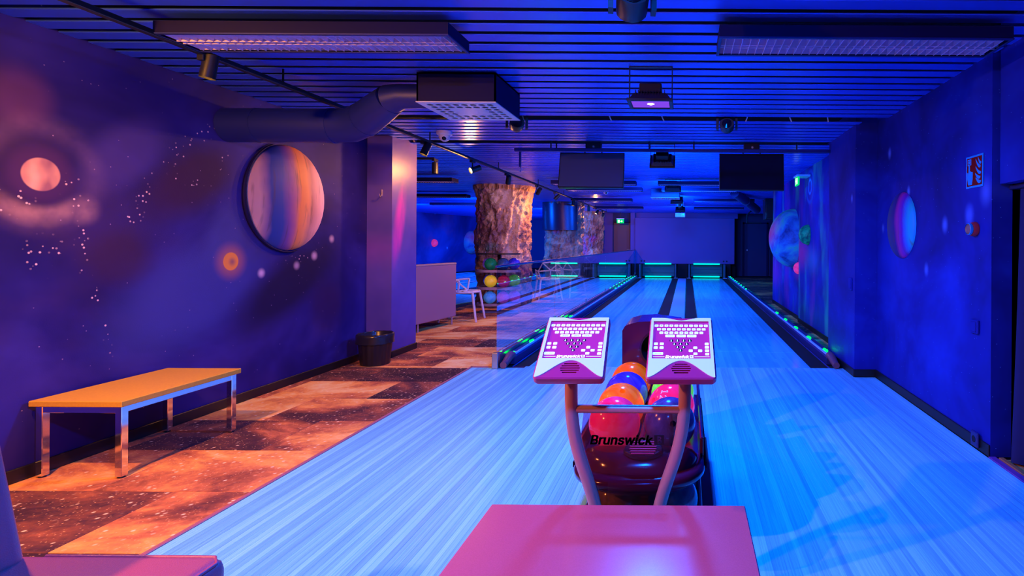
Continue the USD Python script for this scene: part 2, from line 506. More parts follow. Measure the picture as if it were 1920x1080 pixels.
def mk_mural_right():
    m = M('mural_right')
    p = m.pos()
    base = m.noise(p, 1.3, 4, .55, .4)
    c = m.ramp(base, [(.3, (.006, .010, .13)), (.5, (.009, .016, .26)), (.7, (.012, .035, .42))])
    w = m.noise(m.map(p, (1, 1.4, .5), (0, 2.2, 5)), 1.2, 3, .5)
    far = m.mr(m.n('separate_xyz', vector=p) + '.y', 5.8, 7.4)
    c = m.mix(m.math('multiply', m.math('multiply', m.mr(w, .50, .72), far), .75), c, (.26, .02, .30))
    g = m.noise(m.map(p, (1, 1.4, .5), (0, 7.2, 1)), 1.5, 3, .5)
    c = m.mix(m.math('multiply', m.math('multiply', m.mr(g, .53, .72), far), .7), c, (.03, .45, .30))
    for (y, z, r, k, col) in ((6.35, 2.03, .07, .7, (.10, .2, .9)), (6.9, 1.67, .06, .7, (.12, .25, .9)), (5.8, 1.66, .06, .7, (.12, .25, .9)), (6.55, 1.38, .06, .45, (.12, .25, .9)),
                              (4.55, 1.42, .10, .6, (.10, .2, .9)), (4.98, 1.37, .08, .55, (.12, .25, .9)), (5.36, 1.05, .07, .5, (.12, .25, .9)), (4.3, 1.55, .12, .55, (.10, .2, .8)),
                              (11.3, 1.10, .35, .8, (.75, .04, .28)), (11.9, .80, .22, .7, (.5, .03, .3)), (15.0, .7, .5, .75, (.35, .03, .4)), (10.3, 1.0, .3, .4, (.05, .3, .45))):
        sz = (0, .45, 1) if y > 7 else (0, 1 / YK, 1)
        d = m.dist(p, (0, YL(y), z), sz)
        c = m.mix(m.math('multiply', m.mr(d, .0, r, 1, 0), k), c, col)
    o = (0, YL(10.49), 2.066)
    d = m.dist(p, o)
    c = m.mix(m.math('multiply', m.mr(d, .07, .10), m.mr(d, .10, .13, 1, 0)), c, (.05, .22, .75))
    c = m.mix(m.math('multiply', m.mr(d, .18, .22), m.mr(d, .22, .28, 1, 0)), c, (.03, .10, .45))
    v = m.mr(m.voro(p, 24., 'distance'), .035, .08, 1, 0)
    c = m.mix(m.math('multiply', v, .6), c, (.12, .35, .9))
    MAT['mural_right'] = m.pbr(c, .6, specular_ior_level=.15, emission_color=c, emission_strength=.03)   # the mural paint fluoresces a little
    # pillar beside the bin: lilac with a painted magenta streak
    m = M('pillar_paint')
    p = m.pos()
    s = seg_mask(m, p, (YL(7.75), .9), (YL(8.05), 1.95), .13)
    s2 = m.noise(m.map(p, (1, 8, 2)), 1., 3)
    c = m.mix(m.math('multiply', s, m.mr(s2, .25, .6, .35, 1)), m.ramp(m.noise(p, 2.), [(.3, (.09, .06, .30)), (.7, (.15, .09, .40))]), (.62, .05, .42))
    MAT['pillar'] = m.pbr(c, .42)
    m = M('mural_far')
    p = m.pos()
    n1 = m.noise(p, .55, 4, .55, .6)
    c = m.ramp(n1, [(.3, (.01, .012, .10)), (.5, (.02, .03, .24)), (.68, (.05, .09, .46))])
    n2 = m.noise(m.map(p, (1, 1, 1), (5, 3, 2)), .7, 3)
    c = m.mix(m.math('multiply', m.mr(n2, .54, .72), .8), c, (.30, .05, .22))
    c = m.mix(m.math('multiply', m.mr(m.voro(p, 1.6, 'distance'), .03, .12, 1, 0), .7), c, (.25, .5, .9))
    MAT['mural_far'] = m.pbr(c, .6)
    # ceiling slats: lacquered aluminium
    m = M('ceiling_slat_paint')
    p = m.pos()
    rnd = m.n('object_info') + '.random'
    c = m.ramp(m.math('add', m.math('multiply', m.noise(p, 3., 2), .5), m.math('multiply', rnd, .5)), [(.2, (.035, .105, .80)), (.8, (.05, .135, .92))])
    MAT['slat'] = m.pbr(c, .33, .25)
    MAT['plenum'] = plain('plenum_black', (.006, .004, .012), .9)
    MAT['wall_dark'] = plain('wall_dark', (.035, .02, .09), .7)
    MAT['wall_violet'] = plain('wall_violet', (.11, .05, .26), .6)
    # glass
    m = M('partition_glass')
    f = m.n('fresnel', IOR=1.5)
    fr = m.math('multiply', f + '.fac', m.math('subtract', 1., m.n('geometry') + '.backfacing'))
    fr = m.math('multiply', fr, 2.4, clamp=True)
    a = m.n('transparent_bsdf', color=(.96, .97, .99)) + '.BSDF'
    b = m.n('glossy_bsdf', color=(1, 1, 1), roughness=.015, distribution='ggx') + '.BSDF'
    MAT['glass'] = m.done(m.n('mix_closure', fac=fr, closure1=a, closure2=b) + '.closure')
    m = M('smoked_acrylic')
    f = m.n('fresnel', IOR=1.49)
    fr = m.math('multiply', f + '.fac', m.math('subtract', 1., m.n('geometry') + '.backfacing'))
    a = m.n('transparent_bsdf', color=(.72, .52, .60)) + '.BSDF'
    b = m.n('glossy_bsdf', color=(1, 1, 1), roughness=.03, distribution='ggx') + '.BSDF'
    MAT['acrylic'] = m.done(m.n('mix_closure', fac=fr, closure1=a, closure2=b) + '.closure')
    # rock wrap of the columns
    m = M('painted_rock')
    p = m.pos()
    n = m.noise(p, 2.2, 5, .6, .5)
    c = m.ramp(n, [(.3, (.10, .03, .035)), (.45, (.30, .14, .09)), (.6, (.58, .36, .20)), (.75, (.75, .55, .30))])
    g = m.noise(m.map(p, (1, 1, 1), (4, 4, 4)), 1.6, 3)
    c = m.mix(m.math('multiply', m.mr(g, .56, .7), .6), c, (.10, .30, .22))
    g = m.noise(m.map(p, (1, 1, 1), (9, 1, 4)), 1.5, 3)
    c = m.mix(m.math('multiply', m.mr(g, .54, .7), .65), c, (.45, .05, .25))
    MAT['rock'] = m.pbr(c, .55, normal=m.bump(m.noise(p, 11., 4, .6), .9, .06))
    # leatherette of the seat
    m = M('leatherette')
    p = m.pos()
    MAT['leather'] = m.pbr((.50, .09, .12), .38, normal=m.bump(m.voro(p, 340., 'distance'), .22, .002))
    m = M('laminate_orange')
    p = m.pos()
    MAT['laminate'] = m.pbr(m.ramp(m.noise(p, 120., 3), [(.3, (.68, .37, .02)), (.7, (.76, .42, .03))]), .5, normal=m.bump(m.noise(p, 420., 2), .2, .001))
    m = M('laminate_mauve')
    p = m.pos()
    MAT['table'] = m.pbr(m.ramp(m.noise(p, 300., 2), [(.3, (.78, .10, .11)), (.7, (.84, .12, .13))]), .24, specular_ior_level=.45)


mk_mural_right()

# ------------------------------------------------------------------ the room
H = 2.35
XL, XR = -3.40, 1.77
ROOM_Y0, ROOM_Y1 = 0.35, 19.95
fl = sgroup('floor')
obj('slab', box(-13.5, 3.4, ROOM_Y0, 27.5, -.10, -.012), MAT['void'], fl)


def tiles(x0, x1, y0, y1, dx=.40, dy=.527, y_ref=2.118, x_ref=-2.51):
    k0, k1 = math.floor((y0 - y_ref) / dy), math.ceil((y1 - y_ref) / dy)
    for k in range(k0, k1):
        a, b = max(y0, y_ref + k * dy), min(y1, y_ref + (k + 1) * dy)
        w = dx * 2
        ref = x_ref + (dx if k % 2 else 0)
        for j in range(math.floor((x0 - ref) / w), math.ceil((x1 - ref) / w)):
            c, d = max(x0, ref + j * w), min(x1, ref + (j + 1) * w)
            if b - a > .03 and d - c > .03:
                obj('carpet_plank', cham(c + .001, d - .001, a + .001, b - .001, -.012, rng.uniform(-.0012, 0), .002), MAT['carpet'], fl)


tiles(XL, -2.125, ROOM_Y0 + .2, 5.35)
tiles(-4.3, -1.80, 5.35, 19.4)
tiles(-6.7, -4.3, 5.9, 9.7)
tiles(1.56, 1.80, 5.4, 8.4, y_ref=5.4)
tiles(1.56, 3.2, 8.4, 19.4, dx=.6, dy=.9)
tiles(1.78, 2.6, 0.6, 3.1)

# walls
wl = sgroup('wall_left')
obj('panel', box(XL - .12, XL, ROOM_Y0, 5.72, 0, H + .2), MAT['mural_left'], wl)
struct('wall_left_pillar', box(-3.52, -3.135, 5.721, 6.24, 0, H + .2), MAT['pillar'])
struct('baseboard_left', cat(cham(XL, XL + .012, ROOM_Y0, 5.715, 0, .07, .003), cham(-3.4, -3.123, 5.708, 5.72, 0, .07, .003), cham(-3.135, -3.123, 5.71, 6.25, 0, .07, .003)), MAT['base'])
wr = sgroup('wall_right')
obj('panel', box(XR, XR + .12, 3.13, 5.02, 0, H + .2), MAT['mural_right'], wr)
obj('pilaster', box(1.567, 1.93, 5.02, 5.95, 0, H + .2), MAT['mural_right'], wr)
obj('panel', box(1.775, 1.95, 5.95, 8.55, 0, H + .2), MAT['mural_right'], wr)
obj('panel', box(1.82, 1.97, 8.55, 11.4, 0, H + .2), MAT['mural_right'], wr)
obj('soffit_panel', box(1.80, 1.95, ROOM_Y0, 3.10, 1.585, H + .2), MAT['mural_right'], wr)
struct('baseboard_right', cat(cham(XR - .012, XR, 3.13, 5.02, 0, .07, .003), cham(1.565, 1.77, 5.008, 5.02, 0, .07, .003), cham(1.555, 1.567, 5.008, 5.95, 0, .07, .003),
                              cham(1.763, 1.775, 5.95, 8.55, 0, .07, .003), cham(1.808, 1.82, 8.55, 11.4, 0, .07, .003)), MAT['base'])
wb = sgroup('wall_back')
obj('panel', box(-4.6, -2.75, ROOM_Y1, ROOM_Y1 + .1, 0, H + .2), MAT['wall_violet'], wb)
obj('panel', box(-1.98, 3.3, ROOM_Y1 + .75, ROOM_Y1 + .85, 0, H + .2), MAT['wall_dark'], wb)
obj('lintel', box(-2.75, -1.98, ROOM_Y1, ROOM_Y1 + .1, 2.02, H + .2), MAT['wall_dark'], wb)
obj('header', box(-2.0, 1.86, 19.75, 19.9, 2.16, H + .2), MAT['wall_violet'], wb)
obj('jamb', box(-2.06, -1.9, 19.62, 19.9, 0, H), MAT['wall_violet'], wb)
struct('wall_recess', box(3.2, 3.3, 8.4, 20.8, 0, H + .2), MAT['wall_dark'])
struct('wall_recess_front', box(1.97, 3.3, 11.3, 11.4, 0, H + .2), MAT['wall_dark'])
dr = sgroup('door_1')
obj('leaf', cham(-2.72, -2.03, ROOM_Y1 + .03, ROOM_Y1 + .08, 0, 2.0, .005), MAT['door_wood'], dr)
obj('frame', cat(box(-2.75, -2.71, ROOM_Y1 - .02, ROOM_Y1 + .1, 0, 2.02), box(-2.04, -2.0, ROOM_Y1 - .02, ROOM_Y1 + .1, 0, 2.02)), MAT['wall_dark'], dr)
obj('door_handle', cat(cyl((-2.10, ROOM_Y1 + .03, 1.0), (-2.10, ROOM_Y1 - .03, 1.0), .012), cyl((-2.10, ROOM_Y1 - .03, 1.0), (-2.22, ROOM_Y1 - .03, 1.0), .010)), MAT['steel'], dr)
dr = sgroup('door_2')
obj('leaf', cham(2.2, 3.05, 20.62, 20.69, 0, 2.0, .005), MAT['wall_dark'], dr)
obj('frame', cat(box(2.14, 2.2, 20.6, 20.7, 0, 2.06), box(3.05, 3.11, 20.6, 20.7, 0, 2.06), box(2.14, 3.11, 20.6, 20.7, 2.0, 2.06)), MAT['navy_metal'], dr)
obj('door_handle', cyl((2.3, 20.62, 1.0), (2.3, 20.55, 1.0), .03), MAT['steel'], dr)
# the side hall on the left: its mural wall and end wall, turned 13 degrees
ANG = math.radians(13)
struct('wall_far_left', xf(box(-.15, 0, -14, 12.5, 0, H + .2), RZ(-ANG), (-9.65, 22.0, 0)), MAT['mural_far'])
struct('wall_far_back', box(-8.6, -4.6, 26.5, 26.7, 0, H + .2), MAT['wall_violet'])
struct('wall_side_return', box(-4.7, -4.6, 19.95, 26.5, 0, H + .2), MAT['wall_violet'])

# ceiling: one mesh per slat, a dark void above, two rows left open
ce = sgroup('ceiling')
obj('void', box(-13.5, 3.4, ROOM_Y0, 27.5, H + .16, H + .22), MAT['plenum'], ce)
PITCH = .145
y = 1.02
k = 0
while y < 19.9:
    k += 1
    gap = 4.73 < y + .06 < 4.98 or 5.98 < y + .06 < 6.14
    right = XR + .02 if 3.0 < y < 4.9 else (1.60 if y < 5.9 and y > 4.9 else 1.84)
    if y > 11.2: right = 3.2
    left = XL if y < 5.55 else (-3.14 if y < 6.2 else -13.0)
    if not gap:
        obj('ceiling_slat', cham(left, right, y, y + .099, H, H + .010, .003), MAT['slat'], ce)
    y += PITCH
for i in range(44):
    yy = y + i * .17
    obj('ceiling_slat', cham(-10.5, -4.5, yy, yy + .115, H, H + .010, .003), MAT['slat'], ce)
# things up in the open rows
obj('cable_tray', cat(box(-1.1, 1.6, 4.80, 4.83, H + .05, H + .08), box(-1.1, 1.6, 4.9, 4.92, H + .06, H + .08)), MAT['navy_metal'], ce)
for i, (x, a) in enumerate(((-.72, .5), (-.25, .6), (.55, -.4), (.9, .7), (-1.5, .3), (1.25, .4))):
    obj('hanger_wire', cyl((x - .05 * a, 4.80, H + .12), (x + .06 * a, 4.88, H - .01), .006, 6), MAT['white_metal'], ce)
obj('pipe', cyl((-2.5, 4.86, H + .12), (1.6, 4.86, H + .12), .03, 12), MAT['duct'], ce)

# approach: boards 27 mm wide
ap = thing('bowling_approach', 'pale blue-lit boarded bowling approach in front of both lanes', 'bowling approach')
BW = .0268
nb = int(round((1.757 + 2.105) / BW))
for i in range(nb):
    x = -2.105 + i * BW
    y1 = 5.36 if -1.60 < x < 1.56 else (5.3 if x <= -1.6 else 5.0)
    obj('board', cham(x + .0002, x + BW - .0002, 1.02, y1, -.012, .0 + rng.uniform(0, .0004), .0006), MAT['board'], ap)
obj('underlay', box(-2.105, 1.757, 1.02, 5.0, -.014, -.0122), MAT['void'], ap)
struct('trim_1', cat(cham(-2.128, -2.105, 1.0, 5.33, -.01, .006, .003), cham(-2.128, -1.84, 5.302, 5.33, -.01, .006, .003)), MAT['trim'])
struct('trim_2', cham(1.757, 1.80, .6, 3.13, -.01, .005, .003), MAT['trim_purple'])


def lane(x0, x1, y0, y1, label, nx=1):
    t = thing('bowling_lane', label, 'bowling lane')
    ys = np.r_[y0, np.arange(y0 + .78, y1, 3.0), y1]
    for a, b in zip(ys[:-1], ys[1:]):
        obj('lane_panel', cham(x0, x1, a + .002, b - .002, -.02, 0, .002), MAT['lane'], t)
    return t


FOUL, LEND = 5.362, 19.05
lane(-1.565, -.505, FOUL, LEND, 'left of the two long glossy bowling lanes, beside the glass partition')
lane(.185, 1.24, FOUL, LEND, 'right of the two long glossy bowling lanes, running beside the planet mural wall')


def gutter(x0, x1, label):
    n = 12
    w = x1 - x0
    vs, fs = [], []
    for y in (FOUL, LEND):
        for i in range(n + 1):
            t = math.pi * i / n
            vs.append((x0 + w * (i / n), y, -.004 - .05 * math.sin(t)))
    for i in range(n):
        fs.append((i, i + 1, i + n + 2)); fs.append((i, i + n + 2, i + n + 1))
    m = cat((np.array(vs), np.array(fs)), box(x0, x1, FOUL, FOUL + .004, -.07, -.003))
    tag(obj('gutter', m, MAT['gutter'], smooth=40), label, 'gutter')


gutter(-1.735, -1.567, 'dark purple gutter channel between the left lane and the glass partition')
gutter(-.503, -.302, 'dark gutter channel on the left of the blue division strip')
gutter(-.028, .183, 'dark gutter channel on the right of the blue division strip')
gutter(1.242, 1.44, 'dark gutter channel between the right lane and the right guard rail')
tag(obj('division_strip', cham(-.30, -.03, FOUL, LEND, -.05, .004, .006), MAT['cap']), 'narrow pale blue division strip between the two lanes', 'division strip')


def guard(x0, x1, y0, y1, side, label):
    t = thing('guard_rail', label, 'guard rail')
    h = .095
    prof = Polygon([(x0, 0), (x1, 0), (x1, h), (x0 + (x1 - x0) * (.25 if side > 0 else .0), h), (x0, h * .72)]) if side > 0 else Polygon([(x0, 0), (x1, 0), (x1, h * .72), (x1 - (x1 - x0) * .25, h), (x0, h)])
    m = prism(prof, y1 - y0)
    m = (np.c_[m[0][:, 0], m[0][:, 2] + y0, m[0][:, 1]], m[1][:, ::-1])
    obj('housing', m, MAT['guard'], t)
    obj('rail', tube([(x0 + .028 if side > 0 else x1 - .028, y0, h * .90), (x0 + .028 if side > 0 else x1 - .028, y1, h * .90)], .016, 10), MAT['cap'], t, smooth=40)
    xc = (x0 + x1) / 2
    end = smooth_path([(xc, y0 + .05, h * .82), (xc, y0 - .06, h * .7), (xc + side * .0, y0 - .15, h * .42), (xc, y0 - .20, .035)], 9)
    obj('end_cap', tube(end, np.linspace((x1 - x0) * .52, (x1 - x0) * .36, 9), 12), MAT['guardcap'], t, smooth=50)
    xl = x0 + .058 if side > 0 else x1 - .058
    ys = [y0 + .28 + .78 * i for i in range(5)] if side > 0 else [y0 + .10 + .7 * i for i in range(5)]
    for yy in ys:
        obj('led_lamp', xf(trimesh.creation.icosphere(2, 1.), loc=(xl, yy, h + .002), scale=(.020, .075, .010)), MAT['green_led'], t, smooth=True)
    for i in range(9):
        yy = 13.6 + i * .62
        obj('led_lamp', xf(trimesh.creation.icosphere(1, 1.), loc=(xl, yy, h + .004), scale=(.024, .06, .014)), MAT['green_led_far'], t, smooth=True)
    return t


guard(1.44, 1.53, 5.52, 19.0, 1, 'navy guard rail with green lamps along the right lane')
guard(-1.83, -1.737, 5.45, 19.0, -1, 'navy guard rail with green lamps at the foot of the glass partition')

# ------------------------------------------------------------------ lane end: pit, masking panel, lights
t = thing('masking_unit', 'wide plain violet masking panel above the pin pits at the far end of the lanes', 'masking panel', (0, 0, 0))
obj('panel', cham(-1.88, 1.72, 19.45, 19.52, .50, 2.16, .01), MAT['masking'], t)
for x in (-1.64, -1.53, 1.33, 1.44):
    obj('grommet', cyl((x, 19.452, .60), (x, 19.44, .60), .030, 14), MAT['slot'], t)
for nm, x0, x1 in (('left', -1.565, -.505), ('right', .185, 1.24)):
    t = thing('pin_pit', 'dark teal pin pit between two green strip lamps at the end of the %s lane' % nm, 'pin pit')
    obj('pit_curtain', cham(x0 - .05, x1 + .05, 19.62, 19.66, .03, .50, .006), MAT['pitcurtain'], t)
    for zz in (.16, .30, .40):
        obj('curtain_band', cham(x0 - .04, x1 + .04, 19.605, 19.622, zz, zz + .018, .004), MAT['pitcurtain'], t)
    obj('tail_plank', cham(x0 - .02, x1 + .02, 19.05, 19.12, -.04, -.002, .004), MAT['slot'], t)
    for s in (-1, 1):
        xx = x0 - .13 if s < 0 else x1 + .07
        obj('kickback', cham(xx, xx + .06, 19.08, 19.66, 0.002, .495, .006), MAT['pitcurtain'], t)
        obj('gutter_end', cham(xx - .06 if s < 0 else xx - .03, xx + .09 if s < 0 else xx + .12, 19.052, 19.075, .0, .018, .006), MAT['cap'], t)
    for nm2, zz, yy in (('strip_lamp', .505, 19.425), ('strip_lamp', .045, 19.50)):
        obj(nm2, cham(x0 + .05, x1 - .05, yy - .02, yy + .02, zz - .028, zz + .02, .008), MAT['pit_light'], t)
struct('trim_3', cat(box(-.33, .03, 19.40, 19.66, .004, .5), box(-2.02, -1.72, 19.45, 19.66, 0, .5), box(1.40, 1.58, 19.45, 19.66, 0, .5), box(-2.1, 1.8, 19.9, 19.95, 0, 2.3)), MAT['void'])

# the lanes of the side hall, turned like its wall
R13 = RZ(-ANG)


def side_lanes():
    o = np.array((-4.75, 10.4, 0))
    t = thing('bowling_approach', 'pale blue approach of the side hall behind the sofa and the ball rack', 'bowling approach')
    for i in range(9):
        obj('approach_panel', xf(cham(-6.2 + i * .7, -6.2 + (i + 1) * .7 - .004, -.6, 2.2, -.012, 0, .003), R13, o), MAT['lane'], t)
    for i, nm in enumerate(('nearest the columns', 'middle of three', 'farthest from the columns')):
        x1 = -2.15 - i * 1.62
        t = thing('bowling_lane', 'glowing blue lane of the side hall, ' + nm, 'bowling lane')
        obj('lane_panel', xf(cham(x1 - 1.05, x1, 2.21, 10.6, -.011, 0, .003), R13, o), MAT['lane'], t)
        for s in (0, 1):
            g = cham(x1 + .01, x1 + .17, 2.21, 10.6, -.011, -.006, .002) if s else cham(x1 - 1.23, x1 - 1.06, 2.21, 10.6, -.011, -.006, .002)
            obj('gutter', xf(g, R13, o), MAT['gutter'], t)
        obj('division_strip', xf(cham(x1 - 1.44, x1 - 1.24, 2.21, 10.6, -.011, .0, .003), R13, o), MAT['cap'], t)


side_lanes()

# ------------------------------------------------------------------ painted planets standing out of the walls


def dome(r, depth, n=40, m=14):
    vs, fs = [(0, 0, depth)], []
    for i in range(1, m + 1):
        a = math.pi / 2 * i / m
        for k in range(n):
            t = 2 * math.pi * k / n
            vs.append((r * math.sin(a) * math.cos(t), r * math.sin(a) * math.sin(t), depth * math.cos(a)))
    for k in range(n):
        fs.append((0, 1 + k, 1 + (k + 1) % n))
    for i in range(m - 1):
        for k in range(n):
            a0, a1 = 1 + i * n + k, 1 + i * n + (k + 1) % n
            fs += [(a0, a0 + n, a1 + n), (a0, a1 + n, a1)]
    return np.array(vs), np.array(fs)


def planet(name, label, c, r, depth, mat, axis, tilt=0.):
    """axis: +1 stands out of a wall on the left, -1 of a wall on the right"""
    d = dome(r, depth)
    rot = np.array([[0, 0, axis], [0, 1., 0], [-axis, 0, 0]])
    t = thing(name, label, 'planet relief', (c[0] + axis * .002, c[1], c[2]), 0)
    obj('dome', xf(d, RZ(0) @ rot), mat, t, smooth=True)
    return t


def planet_mat(name, stops, seed, bands=True, spots=None, axis=(1, 1, 1), rough=.55, uv=.10):
    m = M(name)
    p = m.obj()
    if bands:
        n = m.noise(p, 2.2, 3)
        x = m.n('separate_xyz', vector=p)
        f = m.math('add', m.math('add', m.math('multiply', x + '.y', 1. / (2 * axis[1])), .5), m.math('multiply', m.math('subtract', n, .5), .18))
        c = m.ramp(f, stops)
        st = m.noise(m.map(p, (1, 26, 3.0), (seed, 0, 0)), 1., 3)
        c = m.mix(m.math('multiply', m.mr(st, .54, .72), .5), c, (.10, .05, .06))
    else:
        n = m.noise(m.map(p, (1, 1, 1), (seed, seed, 0)), 5. / axis[1] * .45, 5, .6, .4)
        c = m.ramp(n, stops)
    for (loc, r, col, k) in (spots or []):
        d = m.dist(p, loc, (0, 1, 1))
        c = m.mix(m.math('multiply', m.mr(d, 0, r, 1, 0), k), c, col)
    return m.pbr(c, rough, specular_ior_level=.25, emission_color=c, emission_strength=uv)   # uv: paint that fluoresces under the black light


MP1 = planet_mat('planet_banded', [(.0, (.50, .28, .26)), (.10, (.62, .34, .28)), (.17, (.30, .16, .26)), (.22, (.03, .06, .26)), (.32, (.04, .07, .28)), (.40, (.22, .08, .28)), (.47, (.48, .15, .22)), (.53, (.92, .30, .07)), (.63, (.95, .36, .12)), (.71, (.62, .28, .20)), (.80, (.80, .42, .34)), (.9, (.85, .52, .52)), (1., (.88, .58, .62))], 3, axis=(1, .44, 1), uv=0.)
big = planet('planet_relief', 'large orange and blue banded planet standing out of the left mural wall', (XL, YL(6.16), 1.598), .445, .10, MP1, 1)
obj('rim_moulding', tube([(.012, math.cos(a) * .458, math.sin(a) * .458) for a in np.linspace(math.radians(110), math.radians(285), 40)], np.r_[.001, np.linspace(.006, .017, 19), np.linspace(.017, .006, 19), .001], 6), MAT['navy_metal'], big, smooth=60)  # solid dark crescent standing in for the shadow along the dome edge
MP2 = planet_mat('planet_violet', [(.0, (.01, .30, .85)), (.10, (.01, .34, .50)), (.17, (.02, .16, .60)), (.25, (.09, .01, .40)), (.38, (.30, .01, .26)), (.48, (.02, .01, .18)), (.8, (.03, .06, .16)), (1., (.04, .05, .2))], 5, axis=(1, .27, 1))
planet('planet_relief', 'violet planet with blue rim on the right wall left of the fire call sign', (XR, YL(5.957), 1.392), .272, .075, MP2, -1)
MP3 = planet_mat('planet_green', [(.3, (.005, .02, .16)), (.45, (.01, .09, .42)), (.58, (.015, .22, .42)), (.7, (.01, .32, .20))], 2, bands=False, axis=(1, .6, 1), spots=[((0, -.05, .1), .34, (.50, .03, .12), .85), ((0, .12, .42), .40, (.01, .34, .16), .85), ((0, .35, -.1), .3, (.28, .08, .75), .6)], uv=.22)
planet('planet_relief', 'huge half sphere planet bulging from the far right mural wall', (1.82, YL(12.35), 1.335), .50, .42, MP3, -1)
MP4 = planet_mat('planet_moss', [(.3, (.0, .03, .05)), (.5, (.0, .26, .10)), (.7, (.02, .48, .16))], 8, bands=False, axis=(1, .15, 1))
planet('planet_relief', 'small green planet on the right mural wall above the pink one', (1.775, YL(10.6), 1.372), .148, .14, MP4, -1)
MP5 = planet_mat('planet_pink', [(.3, (.75, .02, .12)), (.6, (.95, .05, .22)), (.8, (.5, .03, .15))], 4, bands=False, axis=(1, .1, 1), uv=.5)
planet('planet_relief', 'small glowing pink planet below the half sphere on the right mural wall', (1.82, YL(11.75), .845), .098, .09, MP5, -1)


def far_planet(label, u_c, r, depth, mat):
    # a point on the turned wall of the side hall
    s, z = u_c
    q = np.array((-9.65, 22.0, 0)) + R13 @ np.array((0, s, 0))
    t = thing('planet_relief', label, 'planet relief', (q[0], q[1], z), -13)
    obj('dome', xf(dome(r, depth), np.array([[0, 0, 1.], [0, 1., 0], [-1., 0, 0]])), mat, t, smooth=True)


MP6 = planet_mat('planet_blue', [(.3, (.01, .05, .25)), (.5, (.02, .12, .40)), (.7, (.02, .24, .36))], 6, bands=False, axis=(1, .5, 1), spots=[((0, -.22, .2), .34, (.45, .06, .14), .8), ((0, .15, .1), .2, (.10, .55, .42), .6)])
far_planet('blue and red planet on the side hall wall beside the first rock column', (1.35, 1.23), .50, .30, MP6)
far_planet('little pink planet on the far side hall wall', (-1.0, 1.20), .15, .14, MP5)

# ------------------------------------------------------------------ glass partition
GX = -1.862
gp = thing('glass_partition', 'long low clear glass partition with dark handrail beside the left lane', 'glass partition')
ys = np.linspace(5.27, 19.3, 7)
for a, b in zip(ys[:-1], ys[1:]):
    obj('pane', cham(GX - .005, GX + .005, a + .004, b - .004, .125, .985, .0015), MAT['glass'], gp)
obj('handrail', tube([(GX, 5.26, .995), (GX, 19.3, .995)], .012, 12), MAT['guard'], gp, smooth=40)
obj('shoe_rail', cham(GX - .022, GX + .022, 5.30, 19.3, .0, .128, .004), MAT['guardcap'], gp)
obj('foot_bracket', cham(GX - .03, GX + .03, 5.235, 5.30, .0, .155, .005), MAT['steel'], gp)
for y in ys[1:]:
    obj('clamp', cham(GX - .014, GX + .014, y - .03, y + .03, .12, .20, .003), MAT['steel'], gp)
obj('end_post', cham(GX - .02, GX + .02, 19.3, 19.34, 0, 1.02, .004), MAT['guard'], gp)

# ------------------------------------------------------------------ rock columns
def column(cx, cy, r, seed, label, top=H):
    n, m = 112, 104
    t = thing('rock_column', label, 'column', (cx, cy, 0))
    th = np.linspace(0, 2 * np.pi, n, endpoint=False)
    z = np.linspace(0, top, m)
    T, Z = np.meshgrid(th, z)
    P = np.stack([np.cos(T) * 1.5, np.sin(T) * 1.5, Z * 1.5], -1)
    a = meshkit.fbm(P * 1.6, 3, seed) - .5
    rid = 1 - np.abs(2 * meshkit.fbm(P * np.array([2.6, 2.6, 1.3]) + 11, 4, seed + 5) - 1)
    rid2 = 1 - np.abs(2 * meshkit.fbm(P * np.array([6, 6, 3.5]) + 31, 3, seed + 9) - 1)
    rid3 = 1 - np.abs(2 * meshkit.fbm(P * np.array([11, 11, 8]) + 57, 2, seed + 13) - 1)
    R = r * (.90 + .26 * a + .045 * (rid3 - .75) + .30 * (rid - .75) + .17 * (rid2 - .75))
    R = R * (1 + .10 * np.clip((Z - top + .25) / .25, 0, 1))
    V = np.stack([R * np.cos(T), R * np.sin(T), Z], -1).reshape(-1, 3)
    fs = []
    for i in range(m - 1):
        for k in range(n):
            a0, a1 = i * n + k, i * n + (k + 1) % n
            fs += [(a0, a1, a1 + n), (a0, a1 + n, a0 + n)]
    obj('rock_wrap', (V, np.array(fs)), MAT['rock'], t, smooth=38)
    return t


column(-3.66, 10.78, .54, 3, 'nearest thick rock wrapped column behind the ball rack')
c2 = column(-3.44, 15.1, .54, 21, 'second rock column with a smooth metal sheet round its top')
sheet = []
arc = [(.60 * math.cos(a), .60 * math.sin(a)) for a in np.linspace(math.radians(200), math.radians(318), 16)]
poly = Polygon(arc + [(x * .97, y * .97) for x, y in arc[::-1]])
obj('metal_sheet', prism(poly, .74, 1.58), plain('sheet_metal', (.05, .035, .08), .32, .5), c2, smooth=40)
obj('sheet_cap', prism(Polygon(arc + [(x * .9, y * .9) for x, y in arc[::-1]]), .03, 2.32), MAT['black'], c2)
column(-3.46, 19.2, .50, 40, 'farthest rock column beside the dark door')

